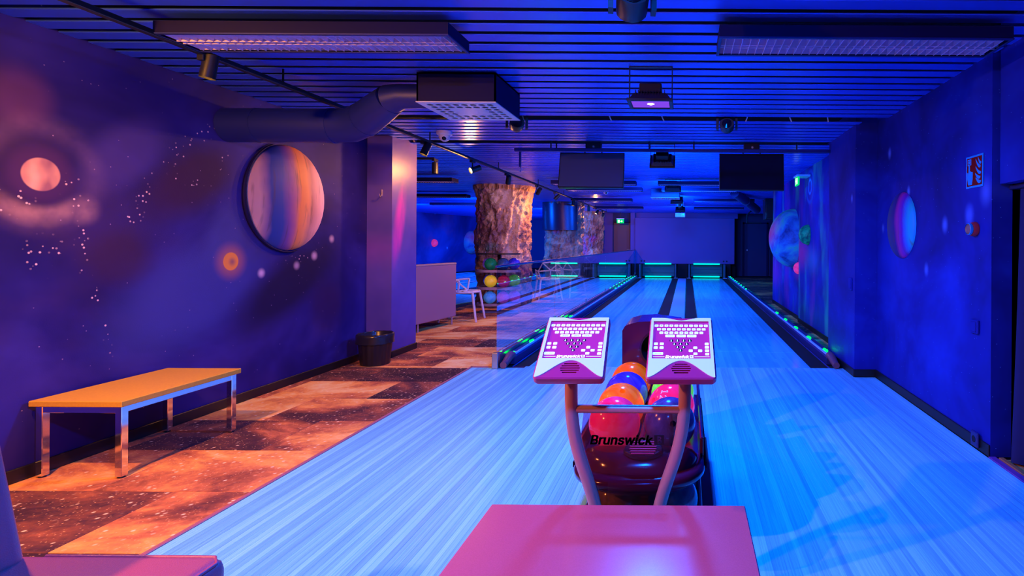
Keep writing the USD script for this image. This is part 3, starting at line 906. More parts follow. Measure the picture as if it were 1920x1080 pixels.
# ------------------------------------------------------------------ low bench against the left wall
t = thing('low_bench', 'orange topped low bench with chrome legs against the mural wall', 'bench', (-3.135, 3.135, 0))
bx, by = .24, .372
obj('bench_top', cham(-bx, bx, -by, by, .372, .402, .003), MAT['laminate'], t)
obj('apron', cat(cham(bx - .05, bx - .02, -by + .05, by - .05, .335, .372, .003), cham(-bx + .02, -bx + .05, -by + .05, by - .05, .335, .372, .003),
                 cham(-bx + .05, bx - .05, -by + .02, -by + .05, .335, .372, .003), cham(-bx + .05, bx - .05, by - .05, by - .02, .335, .372, .003)), MAT['chrome'], t)
for sx in (-1, 1):
    for sy in (-1, 1):
        x, y = sx * (bx - .035), sy * (by - .035)
        l = obj('leg', cham(x - .018, x + .018, y - .018, y + .018, .006, .372, .003), MAT['chrome'], t)
        obj('foot_pad', lathe([(.0, 0), (.016, 0), (.016, .007), (0, .007)], 12, (x, y, 0)), MAT['rubber'], l)

# ------------------------------------------------------------------ waste bin with a bag
t = thing('waste_bin', 'black ribbed waste bin lined with a bag at the pillar', 'waste bin', (-3.135, 5.43, 0))
n = 60
prof = [(.128, 0), (.131, .01), (.155, .275), (.160, .285), (.160, .30), (.153, .302), (.148, .29), (.122, .02), (0, .018)]
v, f = lathe(prof, n)
rr = np.hypot(v[:, 0], v[:, 1])
thb = np.arctan2(v[:, 1], v[:, 0])
ribm = (v[:, 2] > .008) & (v[:, 2] < .279) & (rr > .125)
v[:, :2] *= (1 + np.where(ribm, .018 * np.sign(np.sin(thb * 15)), 0))[:, None]
obj('bin_body', (v, f), MAT['bin'], t, smooth=30)
vb, fb = lathe([(.172, .218), (.170, .25), (.172, .285), (.168, .304), (.158, .312), (.148, .30), (.135, .22), (.10, .15), (0, .13)], 56)
nz = meshkit.fbm(vb * 26, 3, 5) - .5
vb = vb * (1 + (.06 * nz)[:, None] * np.array([1, 1, .3])) + np.c_[np.zeros((len(vb), 2)), .012 * (meshkit.noise(vb * 40, 3) - .5)]
vb[:, :2] *= np.where(vb[:, 2:3] < .30, 1, 1.0)
obj('bin_bag', (vb, fb), MAT['bag'], t, smooth=50)

# ------------------------------------------------------------------ sofa seen from its back
t = thing('high_back_sofa', 'mauve high backed sofa on thin legs seen from behind, past the pillar', 'sofa', (-3.6, 7.4, 0), -9.2)
obj('back_panel', rbox(-.07, .0, -.95, .75, .115, .905, .016), MAT['beige'], t, smooth=40)
obj('cushion_roll', rbox(-.085, .006, -.955, .755, .895, .925, .013), MAT['sofatop'], t, smooth=40)
obj('seat_cushion', rbox(-.66, -.075, -.94, .74, .20, .44, .03), MAT['beige'], t, smooth=40)
for yy in (-1, 1):
    obj('armrest', rbox(-.66, -.07, (.66 if yy > 0 else -.95), (.75 if yy > 0 else -.86), .115, .62, .02), MAT['beige'], t, smooth=40)
for x in (-.03, -.60):
    for y in (-.85, -.1, .68):
        obj('leg', cyl((x, y, .0), (x, y, .12), .013, 10), MAT['brass'], t)

# ------------------------------------------------------------------ white lattice chairs


def lattice_chair(label, loc, rot):
    t = thing('lattice_chair', label, 'chair', loc, rot)
    r = .0155
    # seat plane z .45, front at -y
    S = {'fl': (-.20, -.20, .455), 'fr': (.20, -.20, .455), 'bl': (-.19, .19, .44), 'br': (.19, .19, .44), 'c': (0, .0, .435), 'fm': (0, -.25, .455), 'bm': (0, .21, .44), 'l': (-.24, .0, .455), 'r': (.24, .0, .455)}
    e = ['fl-fm', 'fm-fr', 'fr-r', 'r-br', 'br-bm', 'bm-bl', 'bl-l', 'l-fl', 'c-fl', 'c-fr', 'c-bl', 'c-br', 'c-fm', 'c-l', 'c-r', 'c-bm']
    obj('seat', cat(*[tube([S[a], S[b]], r, 6) for a, b in (q.split('-') for q in e)]), MAT['white_chair'], t, smooth=60)
    B = {'bl': (-.19, .19, .44), 'br': (.19, .19, .44), 'ml': (-.25, .20, .62), 'mr': (.25, .20, .62), 'al': (-.27, -.02, .64), 'ar': (.27, -.02, .64), 'l': (-.24, .0, .455), 'r': (.24, .0, .455),
         'tl': (-.17, .29, .80), 'tr': (.17, .29, .80), 'tm': (0, .30, .82), 'k': (0, .25, .64), 'lo': (0, .215, .50)}
    e = ['bl-ml', 'br-mr', 'ml-tl', 'mr-tr', 'tl-tm', 'tm-tr', 'ml-k', 'mr-k', 'k-tl', 'k-tr', 'k-lo', 'lo-bl', 'lo-br', 'ml-al', 'mr-ar', 'al-l', 'ar-r', 'ml-l', 'mr-r']
    obj('backrest', cat(*[tube([B[a], B[b]], r * .95, 6) for a, b in (q.split('-') for q in e)]), MAT['white_chair'], t, smooth=60)
    for a, b in (((-.20, -.20, .452), (-.25, -.27, 0)), ((.20, -.20, .452), (.25, -.27, 0)), ((-.19, .19, .438), (-.25, .29, 0)), ((.19, .19, .438), (.25, .29, 0))):
        obj('leg', tube([a, b], np.array([.022, .017]), 6), MAT['white_chair'], t, smooth=60)
    return t


ch = lattice_chair('white metal lattice chair at the end of the sofa', (-3.53, 8.50, 0), 96)
CG = 'white lattice chairs behind the glass'
for (x, y, a, lab) in ((-3.02, 11.75, 205, 'white lattice chair behind the glass, nearest of the four there'), (-2.66, 12.3, 150, 'white lattice chair behind the glass, second of the four there'),
                       (-3.02, 16.7, 200, 'white lattice chair behind the glass just past the second column'), (-2.60, 17.4, 165, 'white lattice chair behind the glass, farthest of the four there')):
    dup(ch, (x, y, 0), a, lab, group=CG)

# ------------------------------------------------------------------ padded booth seat, lower left
t = thing('booth_seat', 'purple leatherette padded seat in the lower left foreground', 'seat', (-1.385, 1.02, 0))
obj('seat_cushion', rbox(-.33, .252, -.52, .322, .33, .452, .028), MAT['leather'], t, smooth=40)
b = rbox(-.055, .055, -.52, .300, -.02, .52, .03)
obj('backrest', xf(b, RY(math.radians(-12)), (-.27, 0, .44)), MAT['leather'], t, smooth=40)
obj('plinth', cham(-.36, .19, -.48, .27, 0, .335, .005), MAT['black'], t)
obj('seat_piping', tube([(.245, -.50, .445), (.245, .29, .445), (.22, .316, .445), (-.2, .316, .445)], .0045, 8), MAT['leather'], t, smooth=60)

# ------------------------------------------------------------------ low table of the bowlers
t = thing('low_table', 'mauve laminate low table in front of the scoring console', 'table', (-.203, 1.26, .0006))
obj('table_top', cham(-.384, .384, -.42, .373, .407, .437, .003), MAT['table'], t)
obj('pedestal', rbox(-.10, .10, -.14, .14, .02, .408, .015), MAT['post'], t, smooth=40)
obj('base_plate', cham(-.26, .26, -.26, .26, 0, .022, .004), MAT['post'], t)

# ------------------------------------------------------------------ scoring console
CY = 1.745
t = thing('scoring_console', 'twin curved post stand with smoked shield behind the low table', 'console stand', (-.188, CY, .0006))
for s in (-1, 1):
    pth_ = smooth_path([(s * .098, 0, 0.0), (s * .098, 0, .15), (s * .104, 0, .376), (s * .158, 0, .549), (s * .181, 0, .67), (s * .184, 0.0, .756), (s * .184, .004, .80), (s * .184, .03, .845)], 40)
    obj('post', tube(pth_, .0205, 18), MAT['post'], t, smooth=50)
obj('crossbar', tube([(-.166, 0, .693), (.166, 0, .693)], .0135, 14), MAT['post'], t, smooth=50)
sh = [(-.142, .690), (.142, .690), (.150, .62), (.132, .55), (.100, .44), (.082, .376), (.080, .10), (-.080, .10), (-.082, .376), (-.100, .44), (-.132, .55), (-.150, .62)]
m = prism(Polygon(sh), .006)
sh3 = obj('shield', (np.c_[m[0][:, 0], m[0][:, 2] - .003, m[0][:, 1]], m[1][:, ::-1]), MAT['acrylic'], t)


def logo_letters(h, depth, shear=.2):
    """lettering: bold italic word and the boxed emblem after it, in the xy plane"""
    tm = meshkit.text_mesh('Brunswick', h, depth, bold=True)
    v = np.array(tm.vertices)
    v[:, 0] += v[:, 1] * shear
    w = v[:, 0].max()
    letters = cat(*[(v + np.array([q * h, 0, 0]), np.array(tm.faces)) for q in (-.035, 0, .035)])
    bl = unary_union([sbox(.34 * h, .14 * h, .50 * h, .92 * h), Point(.62 * h, .34 * h).buffer(.21 * h), Point(.58 * h, .72 * h).buffer(.19 * h), sbox(.4 * h, .14 * h, .62 * h, .54 * h), sbox(.4 * h, .54 * h, .58 * h, .91 * h)])
    bl = bl.difference(unary_union([sbox(.48 * h, .27 * h, .66 * h, .41 * h), sbox(.48 * h, .65 * h, .62 * h, .78 * h)]))
    em = prism(sbox(0, -.02 * h, 1.08 * h, 1.06 * h).difference(bl), depth)
    return letters, xf(em, loc=(w + .16 * h, 0, 0)), w + 1.26 * h


LT, EM, LW = logo_letters(.029, .0012)
sc = .243 / LW
stand = np.array([[1, 0, 0], [0, 0, -1.], [0, 1., 0]])
obj('lettering', xf(cat(LT, EM), stand, (-.124, -.0042, .580), (sc, 1, 1)), MAT['logo_black'], sh3)
obj('foot', cham(-.16, .16, -.07, .07, 0, .012, .003), MAT['post'], t)

# the two keypads
KW, KL = .2150, .262


def superbox(hw0, hw1, L, z0, z1, r):
    """slab with rounded corners, hw0 wide at the bottom edge and hw1 at the top"""
    p = Polygon([(-hw0, 0), (hw0, 0), (hw1, L), (-hw1, L)]).buffer(-r).buffer(r, quad_segs=6)
    c = np.array(p.exterior.coords)[:-1]
    q = np.array(p.buffer(-.006).exterior.coords)[:-1]
    pts = np.vstack([np.c_[q, np.full(len(q), z0)], np.c_[c, np.full(len(c), z0 + .012)], np.c_[c, np.full(len(c), z1 - .004)], np.c_[np.array(p.buffer(-.004).exterior.coords)[:-1], np.full(len(np.array(p.buffer(-.004).exterior.coords)) - 1, z1)]])
    return man(m3.Manifold.hull_points(pts))


def rrect(x0, x1, y0, y1, r):
    return sbox(x0 + r, y0 + r, x1 - r, y1 - r).buffer(r, quad_segs=3)


WX, WY0, WY1 = .0925, .078, .243


def wx(a): return a * WX
def wy(f): return WY1 - f * (WY1 - WY0)


def make_keypad(label, loc, rot):
    t = thing('score_keypad', label, 'score keypad', loc, rot)
    tilt = math.radians(36.5)
    R = RX(tilt)
    # back shell, hollowed where the keypad lies
    shell = superbox(.1085, .1045, KL, -.034, .0, .014)
    M1 = m3.Manifold(m3.Mesh(np.array(shell[0], np.float32), np.array(shell[1], np.uint32)))
    cut = m3.Manifold.cube((2 * WX + .002, WY1 - WY0 + .002, .02)).translate((-WX - .001, WY0 - .001, -.005))
    slots = m3.Manifold()
    for i in range(5):
        w = (.020, .027, .030, .028, .022)[i]
        yy = .0565 - i * .0085
        slots = slots + m3.Manifold.cube((2 * w, .0042, .02)).translate((-w, yy - .002, -.010))
    body = obj('shell', xf(man(M1 - cut - slots), R), MAT['purple'], t, smooth=35)
    obj('speaker_grille', xf(box(-.034, .034, .016, .062, -.0112, -.0102), R), MAT['slot'], body)
    # white face: dipped at the top, arched below
    xs = np.linspace(-.1035, .1035, 41)
    top = [(x * (.1005 / .1035), KL - .004 - .0125 * (0.5 + .5 * math.cos(math.pi * min(1, abs(x) / .062)))) for x in xs]
    arch = [(x, .004 + .066 * (0.5 + .5 * math.cos(math.pi * min(1, abs(x) / .104))) ** .82) for x in xs]
    fp = Polygon(top + arch[::-1]).buffer(-.002).buffer(.002).difference(sbox(-WX, WY0, WX, WY1))
    obj('face_plate', xf(prism(fp, .0022, .0002), R), MAT['face'], t)
    pad = obj('keypad', xf(box(-WX, WX, WY0, WY1, -.0049, -.0035), R), MAT['keypad'], t)
    letters = []

    def key(cx, cy, w=.0130, h=.0100, text=None, th=None):
        obj('key', xf(prism(rrect(cx - w / 2, cx + w / 2, cy - h / 2, cy + h / 2, .0024), .0014, -.0036), R), MAT['keys'], pad)
        if text:
            hh = th or .0042
            g = meshkit.text_mesh(text, hh, .0002)
            v = np.array(g.vertices)
            v[:, 0] -= v[:, 0].max() / 2
            v[:, 1] -= hh / 2
            letters.append((v + np.array([cx, cy, -.0022]), np.array(g.faces)))
    for r, (x0, f, txt) in enumerate(((-.895, .104, 'QWERTYUIOP+'), (-.80, .205, 'ASDFGHJKL-'), (-.71, .30, 'ZXCVBNM,.'))):
        for i, chx in enumerate(txt):
            key(wx(x0 + i * .179), wy(f), text=chx)
    for a, tx in ((-.395, 'DELETE'), (0., 'SPACE'), (.375, 'ENTER')):
        key(wx(a), wy(.388), .0315, .0100, tx, .0034)
    for a in (-.885, -.68):
        for f in (.60, .70): key(wx(a), wy(f))
    key(wx(-.80), wy(.852), .0335, .0105, 'SERVICE', .0034)
    for a, f in ((.49, .70), (.33, .778), (.655, .778), (.49, .855)): key(wx(a), wy(f))
    for f in (.60, .688, .775, .862): key(wx(.895), wy(f))
    obj('key_letter', xf(cat(*letters), R), MAT['keytext'], pad)
    # pin deck: ten pins, each on a dark dot
    for r, (cnt, f) in enumerate(((4, .512), (3, .60), (2, .685), (1, .77))):
        for i in range(cnt):
            cx = wx(-.02 + (i - (cnt - 1) / 2) * .218)
            cy = wy(f)
            d = obj('pin_light', xf(prism(Point(cx, cy).buffer(.0058, quad_segs=4), .0006, -.0036), R), MAT['slot'], pad)
            pin = unary_union([Point(cx - .0006, cy - .0022).buffer(.0024, quad_segs=3), Point(cx - .0006, cy + .0034).buffer(.0013, quad_segs=3), sbox(cx - .0015, cy - .002, cx + .0003, cy + .0034)])
            obj('pin_symbol', xf(prism(pin, .0006, -.0030), R), MAT['keys'], pad)
    lt, em, lw = logo_letters(.0105, .0006)
    s2 = .090 / lw
    obj('lettering', xf(xf(cat(lt, em), None, (-.045 - .006, wy(.958), -.0034), (s2, 1, 1)), R), MAT['keys'], pad)
    obj('rule', xf(cat(box(-WX + .003, -.053, wy(.936), wy(.922), -.0035, -.0031), box(.042, WX - .003, wy(.936), wy(.922), -.0035, -.0031)), R), MAT['keys'], pad)
    obj('mount', xf(cham(-.03, .03, .03, .10, -.05, -.033, .004), R), MAT['burgundy_dark'], t)
    return t


k1 = make_keypad('left backlit scoring keypad on its post, over the glass partition side', (-.3565, 1.625, .822), 2.0)
k2 = dup(k1, (-.015, 1.628, .822), .8, 'right backlit scoring keypad on its post, in front of the ball return hood')

# ------------------------------------------------------------------ ball return
RB = .1085
t = thing('ball_return', 'dark burgundy two tier ball return with round exit hood between the approaches', 'ball return', (-.185, 2.2, 0))


def loft(sections, close=True):
    """closed rings of equal length joined to a skin"""
    n = len(sections[0])
    vs = np.vstack(sections)
    fs = []
    for i in range(len(sections) - 1):
        for k in range(n):
            a0, a1 = i * n + k, i * n + (k + 1) % n
            fs += [(a0, a1, a1 + n), (a0, a1 + n, a0 + n)]
    c0, c1 = len(vs), len(vs) + 1
    vs = np.vstack([vs, np.mean(sections[0], 0), np.mean(sections[-1], 0)])
    e = (len(sections) - 1) * n
    for k in range(n):
        fs += [(c0, (k + 1) % n, k), (c1, e + k, e + (k + 1) % n)]
    return vs, np.array(fs)


def plan(hw, y0, y1, nose, n=24):
    """outline: straight sides, rounded nose at the front"""
    a = np.linspace(math.pi, 2 * math.pi, n)
    pts = [(hw * math.copysign(abs(math.cos(q)) ** .7, math.cos(q)), y0 + nose + nose * math.sin(q)) for q in a]
    return np.array(pts + [(hw, y1), (-hw, y1)])


def ring(hw, y0, y1, nose, z):
    p = plan(hw, y0, y1, nose)
    return np.c_[p, np.full(len(p), z)]


# upper tray: nose, bumper lip and trough
obj('tray_body', loft([ring(.205, -.12, .92, .16, .255), ring(.232, -.17, .93, .18, .285), ring(.240, -.185, .93, .19, .30), ring(.238, -.18, .93, .19, .322), ring(.226, -.15, .93, .18, .338)]), MAT['burgundy'], t, smooth=45)
obj('bumper_lip', loft([ring(.250, -.195, .93, .195, .300), ring(.262, -.215, .93, .20, .318), ring(.264, -.218, .93, .20, .338), ring(.254, -.20, .93, .195, .352), ring(.236, -.165, .93, .18, .354)]), MAT['burgundy'], t, smooth=45)
obj('nose_deck', loft([ring(.236, -.165, .02, .18, .345), ring(.230, -.155, .0, .15, .372), ring(.212, -.135, -.02, .11, .398), ring(.18, -.115, -.025, .085, .412), ring(.12, -.09, -.03, .055, .416)]), MAT['burgundy'], t, smooth=50)
v = lathe([(.078, 0), (.078, .008), (.070, .014), (0, .015)], 32)
vent = obj('hand_dryer_vent', xf(v, RX(math.radians(22)), (.02, -.10, .421), (1, .62, 1)), MAT['burgundy_dark'], t, smooth=40)
for i in range(6):
    obj('vent_slat', xf(cham(-.055 + abs(i - 2.5) * .004, .055 - abs(i - 2.5) * .004, -.034 + i * .0125, -.028 + i * .0125, .014, .019, .0015), RX(math.radians(22)), (.02, -.10, .421)), MAT['purple'], vent)
for s in (-1, 1):
    obj('side_rail', cham(s * .252 - .008, s * .252 + .008, .02, .92, .352, .43, .005), MAT['burgundy'], t)
    obj('side_trim', cham(s * .268 - .004, s * .268 + .004, -.02, .90, .322, .345, .002), MAT['navy_metal'], t)
obj('divider_rail', cham(-.012, .012, .0, .92, .354, .415, .005), MAT['burgundy'], t)
for s in (-1, 1):
    for k in (-1, 1):
        obj('track', tube([(s * .117 + k * .045, .0, .350), (s * .117 + k * .045, .9, .350)], .008, 8), MAT['rubber'], t, smooth=50)
# pedestal and lower tier
obj('pedestal', cham(-.15, .15, .34, .9, .02, .27, .01), MAT['burgundy_dark'], t)
obj('floor_tray', loft([ring(.250, -.16, .88, .2, .004), ring(.256, -.17, .88, .2, .016), ring(.250, -.16, .88, .2, .024)]), MAT['burgundy_dark'], t, smooth=45)
obj('tray_rail', tube([(-.25, .85, .055), (-.25, .08, .055), (-.20, -.06, .055), (-.09, -.145, .055), (.09, -.145, .055), (.20, -.06, .055), (.25, .08, .055), (.25, .85, .055)], .012, 8), MAT['burgundy'], t, smooth=60)
# hood with the round ball exit
hp = Polygon([(-.19, .026), (.19, .026), (.19, .70), (.15, .755), (0, .775), (-.10, .77), (-.155, .755), (-.175, .745), (-.19, .72)])
hp = hp.buffer(-.01).buffer(.01)
hole = Point(.015, .615).buffer(.093, quad_segs=12)
hd = prism(hp.difference(hole), .20)
UP = lambda m, y: (np.c_[m[0][:, 0], m[0][:, 2] + y, m[0][:, 1]], m[1][:, ::-1])
hood = obj('hood', UP(hd, .955), MAT['burgundy'], t, smooth=30)
obj('hood_back', UP(prism(hp, .12), 1.155), MAT['burgundy'], t, smooth=30)
obj('exit_throat', UP(prism(Point(.015, .615).buffer(.093, quad_segs=12), .01), 1.143), MAT['slot'], hood)
obj('exit_ring', UP(prism(Point(.015, .615).buffer(.104, quad_segs=12).difference(hole), .012), .944), MAT['burgundy_dark'], hood)
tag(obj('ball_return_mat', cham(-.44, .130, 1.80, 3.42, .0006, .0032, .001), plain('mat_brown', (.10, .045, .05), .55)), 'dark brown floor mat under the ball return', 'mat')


# ------------------------------------------------------------------ bowling balls
def ball_mesh(r, holes=((-.0, .9, .5),), sub=4):
    s = m3.Manifold.sphere(r, 72)
    for h in holes:
        d = np.array(h, float); d /= np.linalg.norm(d)
        z = np.array([0, 0, 1.0])
        ax = np.cross(z, d); sn = np.linalg.norm(ax)
        rot = np.eye(3)
        if sn > 1e-6:
            K = np.array([[0, -ax[2], ax[1]], [ax[2], 0, -ax[0]], [-ax[1], ax[0], 0]]) / sn
            th = math.atan2(sn, d[2])
            rot = np.eye(3) + math.sin(th) * K + (1 - math.cos(th)) * K @ K
        c = m3.Manifold.cylinder(.06, .0125, .0125, 20).translate((0, 0, r - .045))
        mt = np.c_[rot, np.zeros(3)]
        s = s - c.transform(mt)
    return man(s)


def ball_print(text, h, r, d, spin=0.):
    """lettering laid on the sphere round direction d"""
    g = meshkit.text_mesh(text, h, .0006)
    v = np.array(g.vertices)
    v[:, 0] -= v[:, 0].max() / 2
    v[:, 1] -= h / 2
    v[:, :2] = v[:, :2] @ np.array([[math.cos(spin), math.sin(spin)], [-math.sin(spin), math.cos(spin)]])
    # refine long triangles so that the letters follow the curve
    vv, ff = trimesh.remesh.subdivide_to_size(v, np.array(g.faces), h * .4)
    d = np.array(d, float); d /= np.linalg.norm(d)
    e1 = np.cross((0, 0, 1), d); e1 /= np.linalg.norm(e1)
    e2 = np.cross(d, e1)
    P = vv[:, :1] * e1 + vv[:, 1:2] * e2 + r * d
    P = P / np.linalg.norm(P, axis=1)[:, None] * (r + .0002 + vv[:, 2:3])
    return P, ff


def ball_mat(name, a, b, em=0., scale=9., rough=.1):
    m = M(name)
    p = m.obj()
    n = m.noise(p, scale, 4, .6, 1.2)
    c = m.ramp(n, [(.35, a), (.65, b)])
    k = dict(coat_weight=.4, coat_roughness=.05)
    if em: k.update(emission_color=c, emission_strength=em)   # pigments that fluoresce under the black light
    return m.pbr(c, rough, **k)


BM = dict(
    orange=ball_mat('ball_orange', (1., .075, .0), (1., .13, .0), .42), orange_light=ball_mat('ball_orange_light', (1., .10, .0), (1., .20, .015), .46),
    pink=ball_mat('ball_pink', (.95, .005, .13), (1., .06, .22), .5), red=ball_mat('ball_red', (1., .012, .08), (1., .02, .12), .55),
    violet=ball_mat('ball_violet', (.03, .015, .35), (.10, .05, .62), .12), grey=ball_mat('ball_grey_blue', (.06, .05, .20), (.12, .10, .32), .0, 14, .16),
    green=ball_mat('ball_green', (.08, .85, .02), (.25, 1., .05), .55), teal=ball_mat('ball_teal', (.01, .06, .14), (.02, .16, .26), .0, 12),
    brown=ball_mat('ball_brown', (.10, .05, .02), (.22, .12, .05), .0, 12), yellow=ball_mat('ball_yellow', (.95, .55, .01), (1., .70, .05), .25),
    dark_green=ball_mat('ball_dark_green', (.0, .16, .05), (.02, .30, .10), .08), lilac=ball_mat('ball_lilac', (.30, .05, .40), (.42, .10, .55), .12),
    navy=ball_mat('ball_navy', (.02, .05, .14), (.04, .10, .24), .03), crimson=ball_mat('ball_crimson', (.55, .01, .05), (.75, .03, .10), .2),
    sky=ball_mat('ball_sky', (.05, .30, .75), (.15, .50, .90), .15), magenta=ball_mat('ball_magenta', (.55, .05, .40), (.75, .10, .55), .2), lime=ball_mat('ball_lime', (.10, .55, .04), (.30, .8, .1), .2))


def ball(label, loc, mat, holes=(), prints=(), group=None, r=RB):
    t = thing('bowling_ball', label, 'bowling ball', loc, 0, group)
    obj('ball_shell', ball_mesh(r, holes), BM[mat], t, smooth=32)
    for (txt, h, d, spin, pm) in prints:
        obj('print', ball_print(txt, h, r, d, spin), MAT[pm], t)
    return t


ZB = .3595 + RB + .0005
g = 'balls on the upper tier of the ball return'
ball('pink marbled ball nearest the smoked shield, left row', (-.302, 2.285, ZB), 'pink', group=g)
ball('orange marbled ball with one hole facing up, behind the pink ball', (-.302, 2.510, ZB), 'orange_light', ((.12, -.55, .83),), group=g)
ball('violet blue ball between two orange balls', (-.302, 2.735, ZB), 'violet', ((.7, .4, .5),), group=g)
ball('plain orange ball at the rear of the left row', (-.302, 2.960, ZB), 'orange', ((.2, .8, .5),), group=g)
ball('grey blue ball with two finger holes, front of the right row', (-.068, 2.285, ZB), 'grey', ((.14, -.92, .28), (.36, -.86, .30)), [('STORM' if False else 'II', .012, (-.28, -.6, .75), .3, 'printwhite')], group=g)
ball('red ball with a pink number 12, middle of the right row', (-.068, 2.515, ZB), 'red', ((-.75, -.50, .42),), [('12', .034, (-.30, -.62, .72), -1.45, 'printwhite')], group=g)
ball('bright green ball at the rear of the right row', (-.068, 2.745, ZB), 'green', (), group=g)
ZL = .0265 + RB
g = 'balls on the lower tier of the ball return'
ball('dark teal ball at the lower right behind the console post', (-.055, 2.31, ZL), 'teal', ((.2, -.3, .9),), [('brunswick', .008, (-.12, -.66, .74), -.5, 'brass')], group=g)
ball('brown marbled ball low down behind the shield, left', (-.300, 2.31, ZL), 'brown', (), group=g)

# ------------------------------------------------------------------ ball rack against the first column
t = thing('ball_rack', 'dark three shelf ball rack with rounded ends in front of the first column', 'ball rack', (-3.33, 9.55, 0))


def stadium(hx, r, o=0.):
    return sbox(-hx, -.0005, hx, .0005).buffer(r + o, quad_segs=8)


obj('core', cham(-.028, .028, .0, .06, .02, 1.02, .005), MAT['burgundy_dark'], t)
obj('foot', prism(stadium(.22, .12), .02, .0), MAT['brass'], t)
for z in (.16, .445, .745):
    sh_ = obj('shelf', prism(stadium(.14, .225), .03, z - .03), MAT['burgundy_dark'], t)
    obj('shelf_edge', prism(stadium(.14, .225, .012).difference(stadium(.14, .225, -.004)), .045, z - .035), MAT['brass'], sh_)
obj('ring_cap', prism(stadium(.14, .225, .004), .022, 1.02), MAT['black'], t)
g = 'balls on the rack by the first column'
RS = .1075
for (x, z, mat, lab, pr) in ((-.215, .745, 'lilac', 'lilac ball on the left of the top shelf of the rack', ()), (-.11, .745, 'dark_green', 'dark green ball with white script on the top shelf of the rack', [('Logo' if False else 'lll', .03, (0, -1, .2), .25, 'printwhite')]),
                             (.11, .745, 'navy', 'dark blue ball on the top shelf of the rack', ()), (.235, .745, 'violet', 'violet ball on the right of the top shelf of the rack', ()),
                             (-.20, .445, 'violet', 'blue ball mostly hidden behind the yellow ball on the rack', ()), (-.11, .445, 'yellow', 'yellow ball on the middle shelf of the rack', ()),
                             (.12, .445, 'crimson', 'red ball on the middle shelf of the rack', ()), (.24, .445, 'lime', 'lime green ball on the middle shelf of the rack', ()),
                             (-.12, .16, 'sky', 'sky blue ball alone on the left of the bottom shelf of the rack', ()), (.11, .16, 'magenta', 'magenta ball on the bottom shelf of the rack, seen through glass', ()),
                             (.24, .16, 'magenta', 'magenta ball at the right end of the bottom shelf of the rack', ())):
    yy = .1 if ('hidden' in lab or 'left of the top' in lab or 'right' in lab or 'lime' in lab) else -.1
    ball(lab, (-3.33 + x, 9.55 + yy, z + RS + .001), mat, ((.3, -.2, .9),), pr[:0], group=g, r=RS if 'hidden' not in lab else RS)

# ------------------------------------------------------------------ ceiling luminaires with louvres
def make_luminaire(label, loc, group=None):
    """open body 1.44 m long with two rows of slanted louvre blades; origin at the middle of the bottom face"""
    t = thing('ceiling_luminaire', label, 'ceiling lamp', loc, 0, group)
    hx, hy, h = .722, .128, .05
    obj('housing', cat(box(-hx, hx, -hy, -hy + .012, 0, h), box(-hx, hx, hy - .012, hy, 0, h), box(-hx, -hx + .012, -hy + .012, hy - .012, 0, h), box(hx - .012, hx, -hy + .012, hy - .012, 0, h), box(-hx, hx, -hy, hy, h, h + .012)), MAT['navy_metal'], t)
    obj('frame', cat(cham(-hx - .003, hx + .003, -hy - .003, -hy + .012, -.004, .004, .001), cham(-hx - .003, hx + .003, hy - .012, hy + .003, -.004, .004, .001), cham(-hx - .003, -hx + .012, -hy + .012, hy - .012, -.004, .004, .001), cham(hx - .012, hx + .003, -hy + .012, hy - .012, -.004, .004, .001)), MAT['duct'], t)
    obj('reflector', cat(box(-hx + .012, hx - .012, -hy + .012, -hy + .016, .006, h), box(-hx + .012, hx - .012, hy - .016, hy - .012, .006, h), box(-hx + .012, hx - .012, -hy + .012, hy - .012, h - .004, h)), MAT['louvre'], t)
    obj('tube', tube([(-hx + .03, 0, .034), (hx - .03, 0, .034)], .013, 10), MAT['tubeglass'], t, smooth=60)
    for s in (-1, 1):
        obj('socket', cham(s * (hx - .022) - .01, s * (hx - .022) + .01, -.018, .018, .012, .049, .003), MAT['white_metal'], t)
    for i in range(34):
        x = -hx + .035 + i * (2 * hx - .07) / 33
        m1 = xf(box(-.0012, .0012, -hy + .016, -.018, .0, .034), RY(.12), (x, 0, 0))
        m2 = xf(box(-.0012, .0012, .018, hy - .016, .0, .034), RY(.12), (x, 0, 0))
        obj('louvre_blade', cat(m1, m2, box(x - .0012, x + .0012, -.018, .018, 0, .030)), MAT['louvre'], t)
    obj('spine', cat(box(-hx + .012, hx - .012, -.019, -.016, 0, .034), box(-hx + .012, hx - .012, .016, .019, 0, .034)), MAT['louvre'], t)
    return t


l0 = make_luminaire('louvred ceiling lamp above the left mural and the bench', (-1.897, 2.763, 2.245))
dup(l0, (.876, 2.772, 2.245), 0, 'louvred ceiling lamp at the upper right near the fire sign wall')
for (x, y, lab) in ((-1.60, 9.28, 'far louvred ceiling lamp behind the left screen, first row'), (.22, 9.28, 'far louvred ceiling lamp behind the right screen, first row'), (-1.585, 10.35, 'far louvred ceiling lamp behind the left screen, second row'),
                    (.235, 10.35, 'far louvred ceiling lamp behind the right screen, second row'), (-2.03, 12.85, 'far louvred ceiling lamp below the left screen, third row'), (.87, 12.85, 'far louvred ceiling lamp below the right screen, third row'),
                    (-2.0, 15.65, 'far louvred ceiling lamp nearest the exit sign, last row'), (.92, 15.65, 'far louvred ceiling lamp above the masking panel right side, last row')):
    dup(l0, (x, y, 2.235), 0, lab)
for (x, y, lab) in ((-4.6, 9.0, 'side hall ceiling lamp nearest the pillar'), (-5.6, 12.0, 'side hall ceiling lamp beyond the sofa'), (-6.2, 14.6, 'side hall ceiling lamp left of the first column, far')):
    dup(l0, (x, y, 2.235), 0, lab)

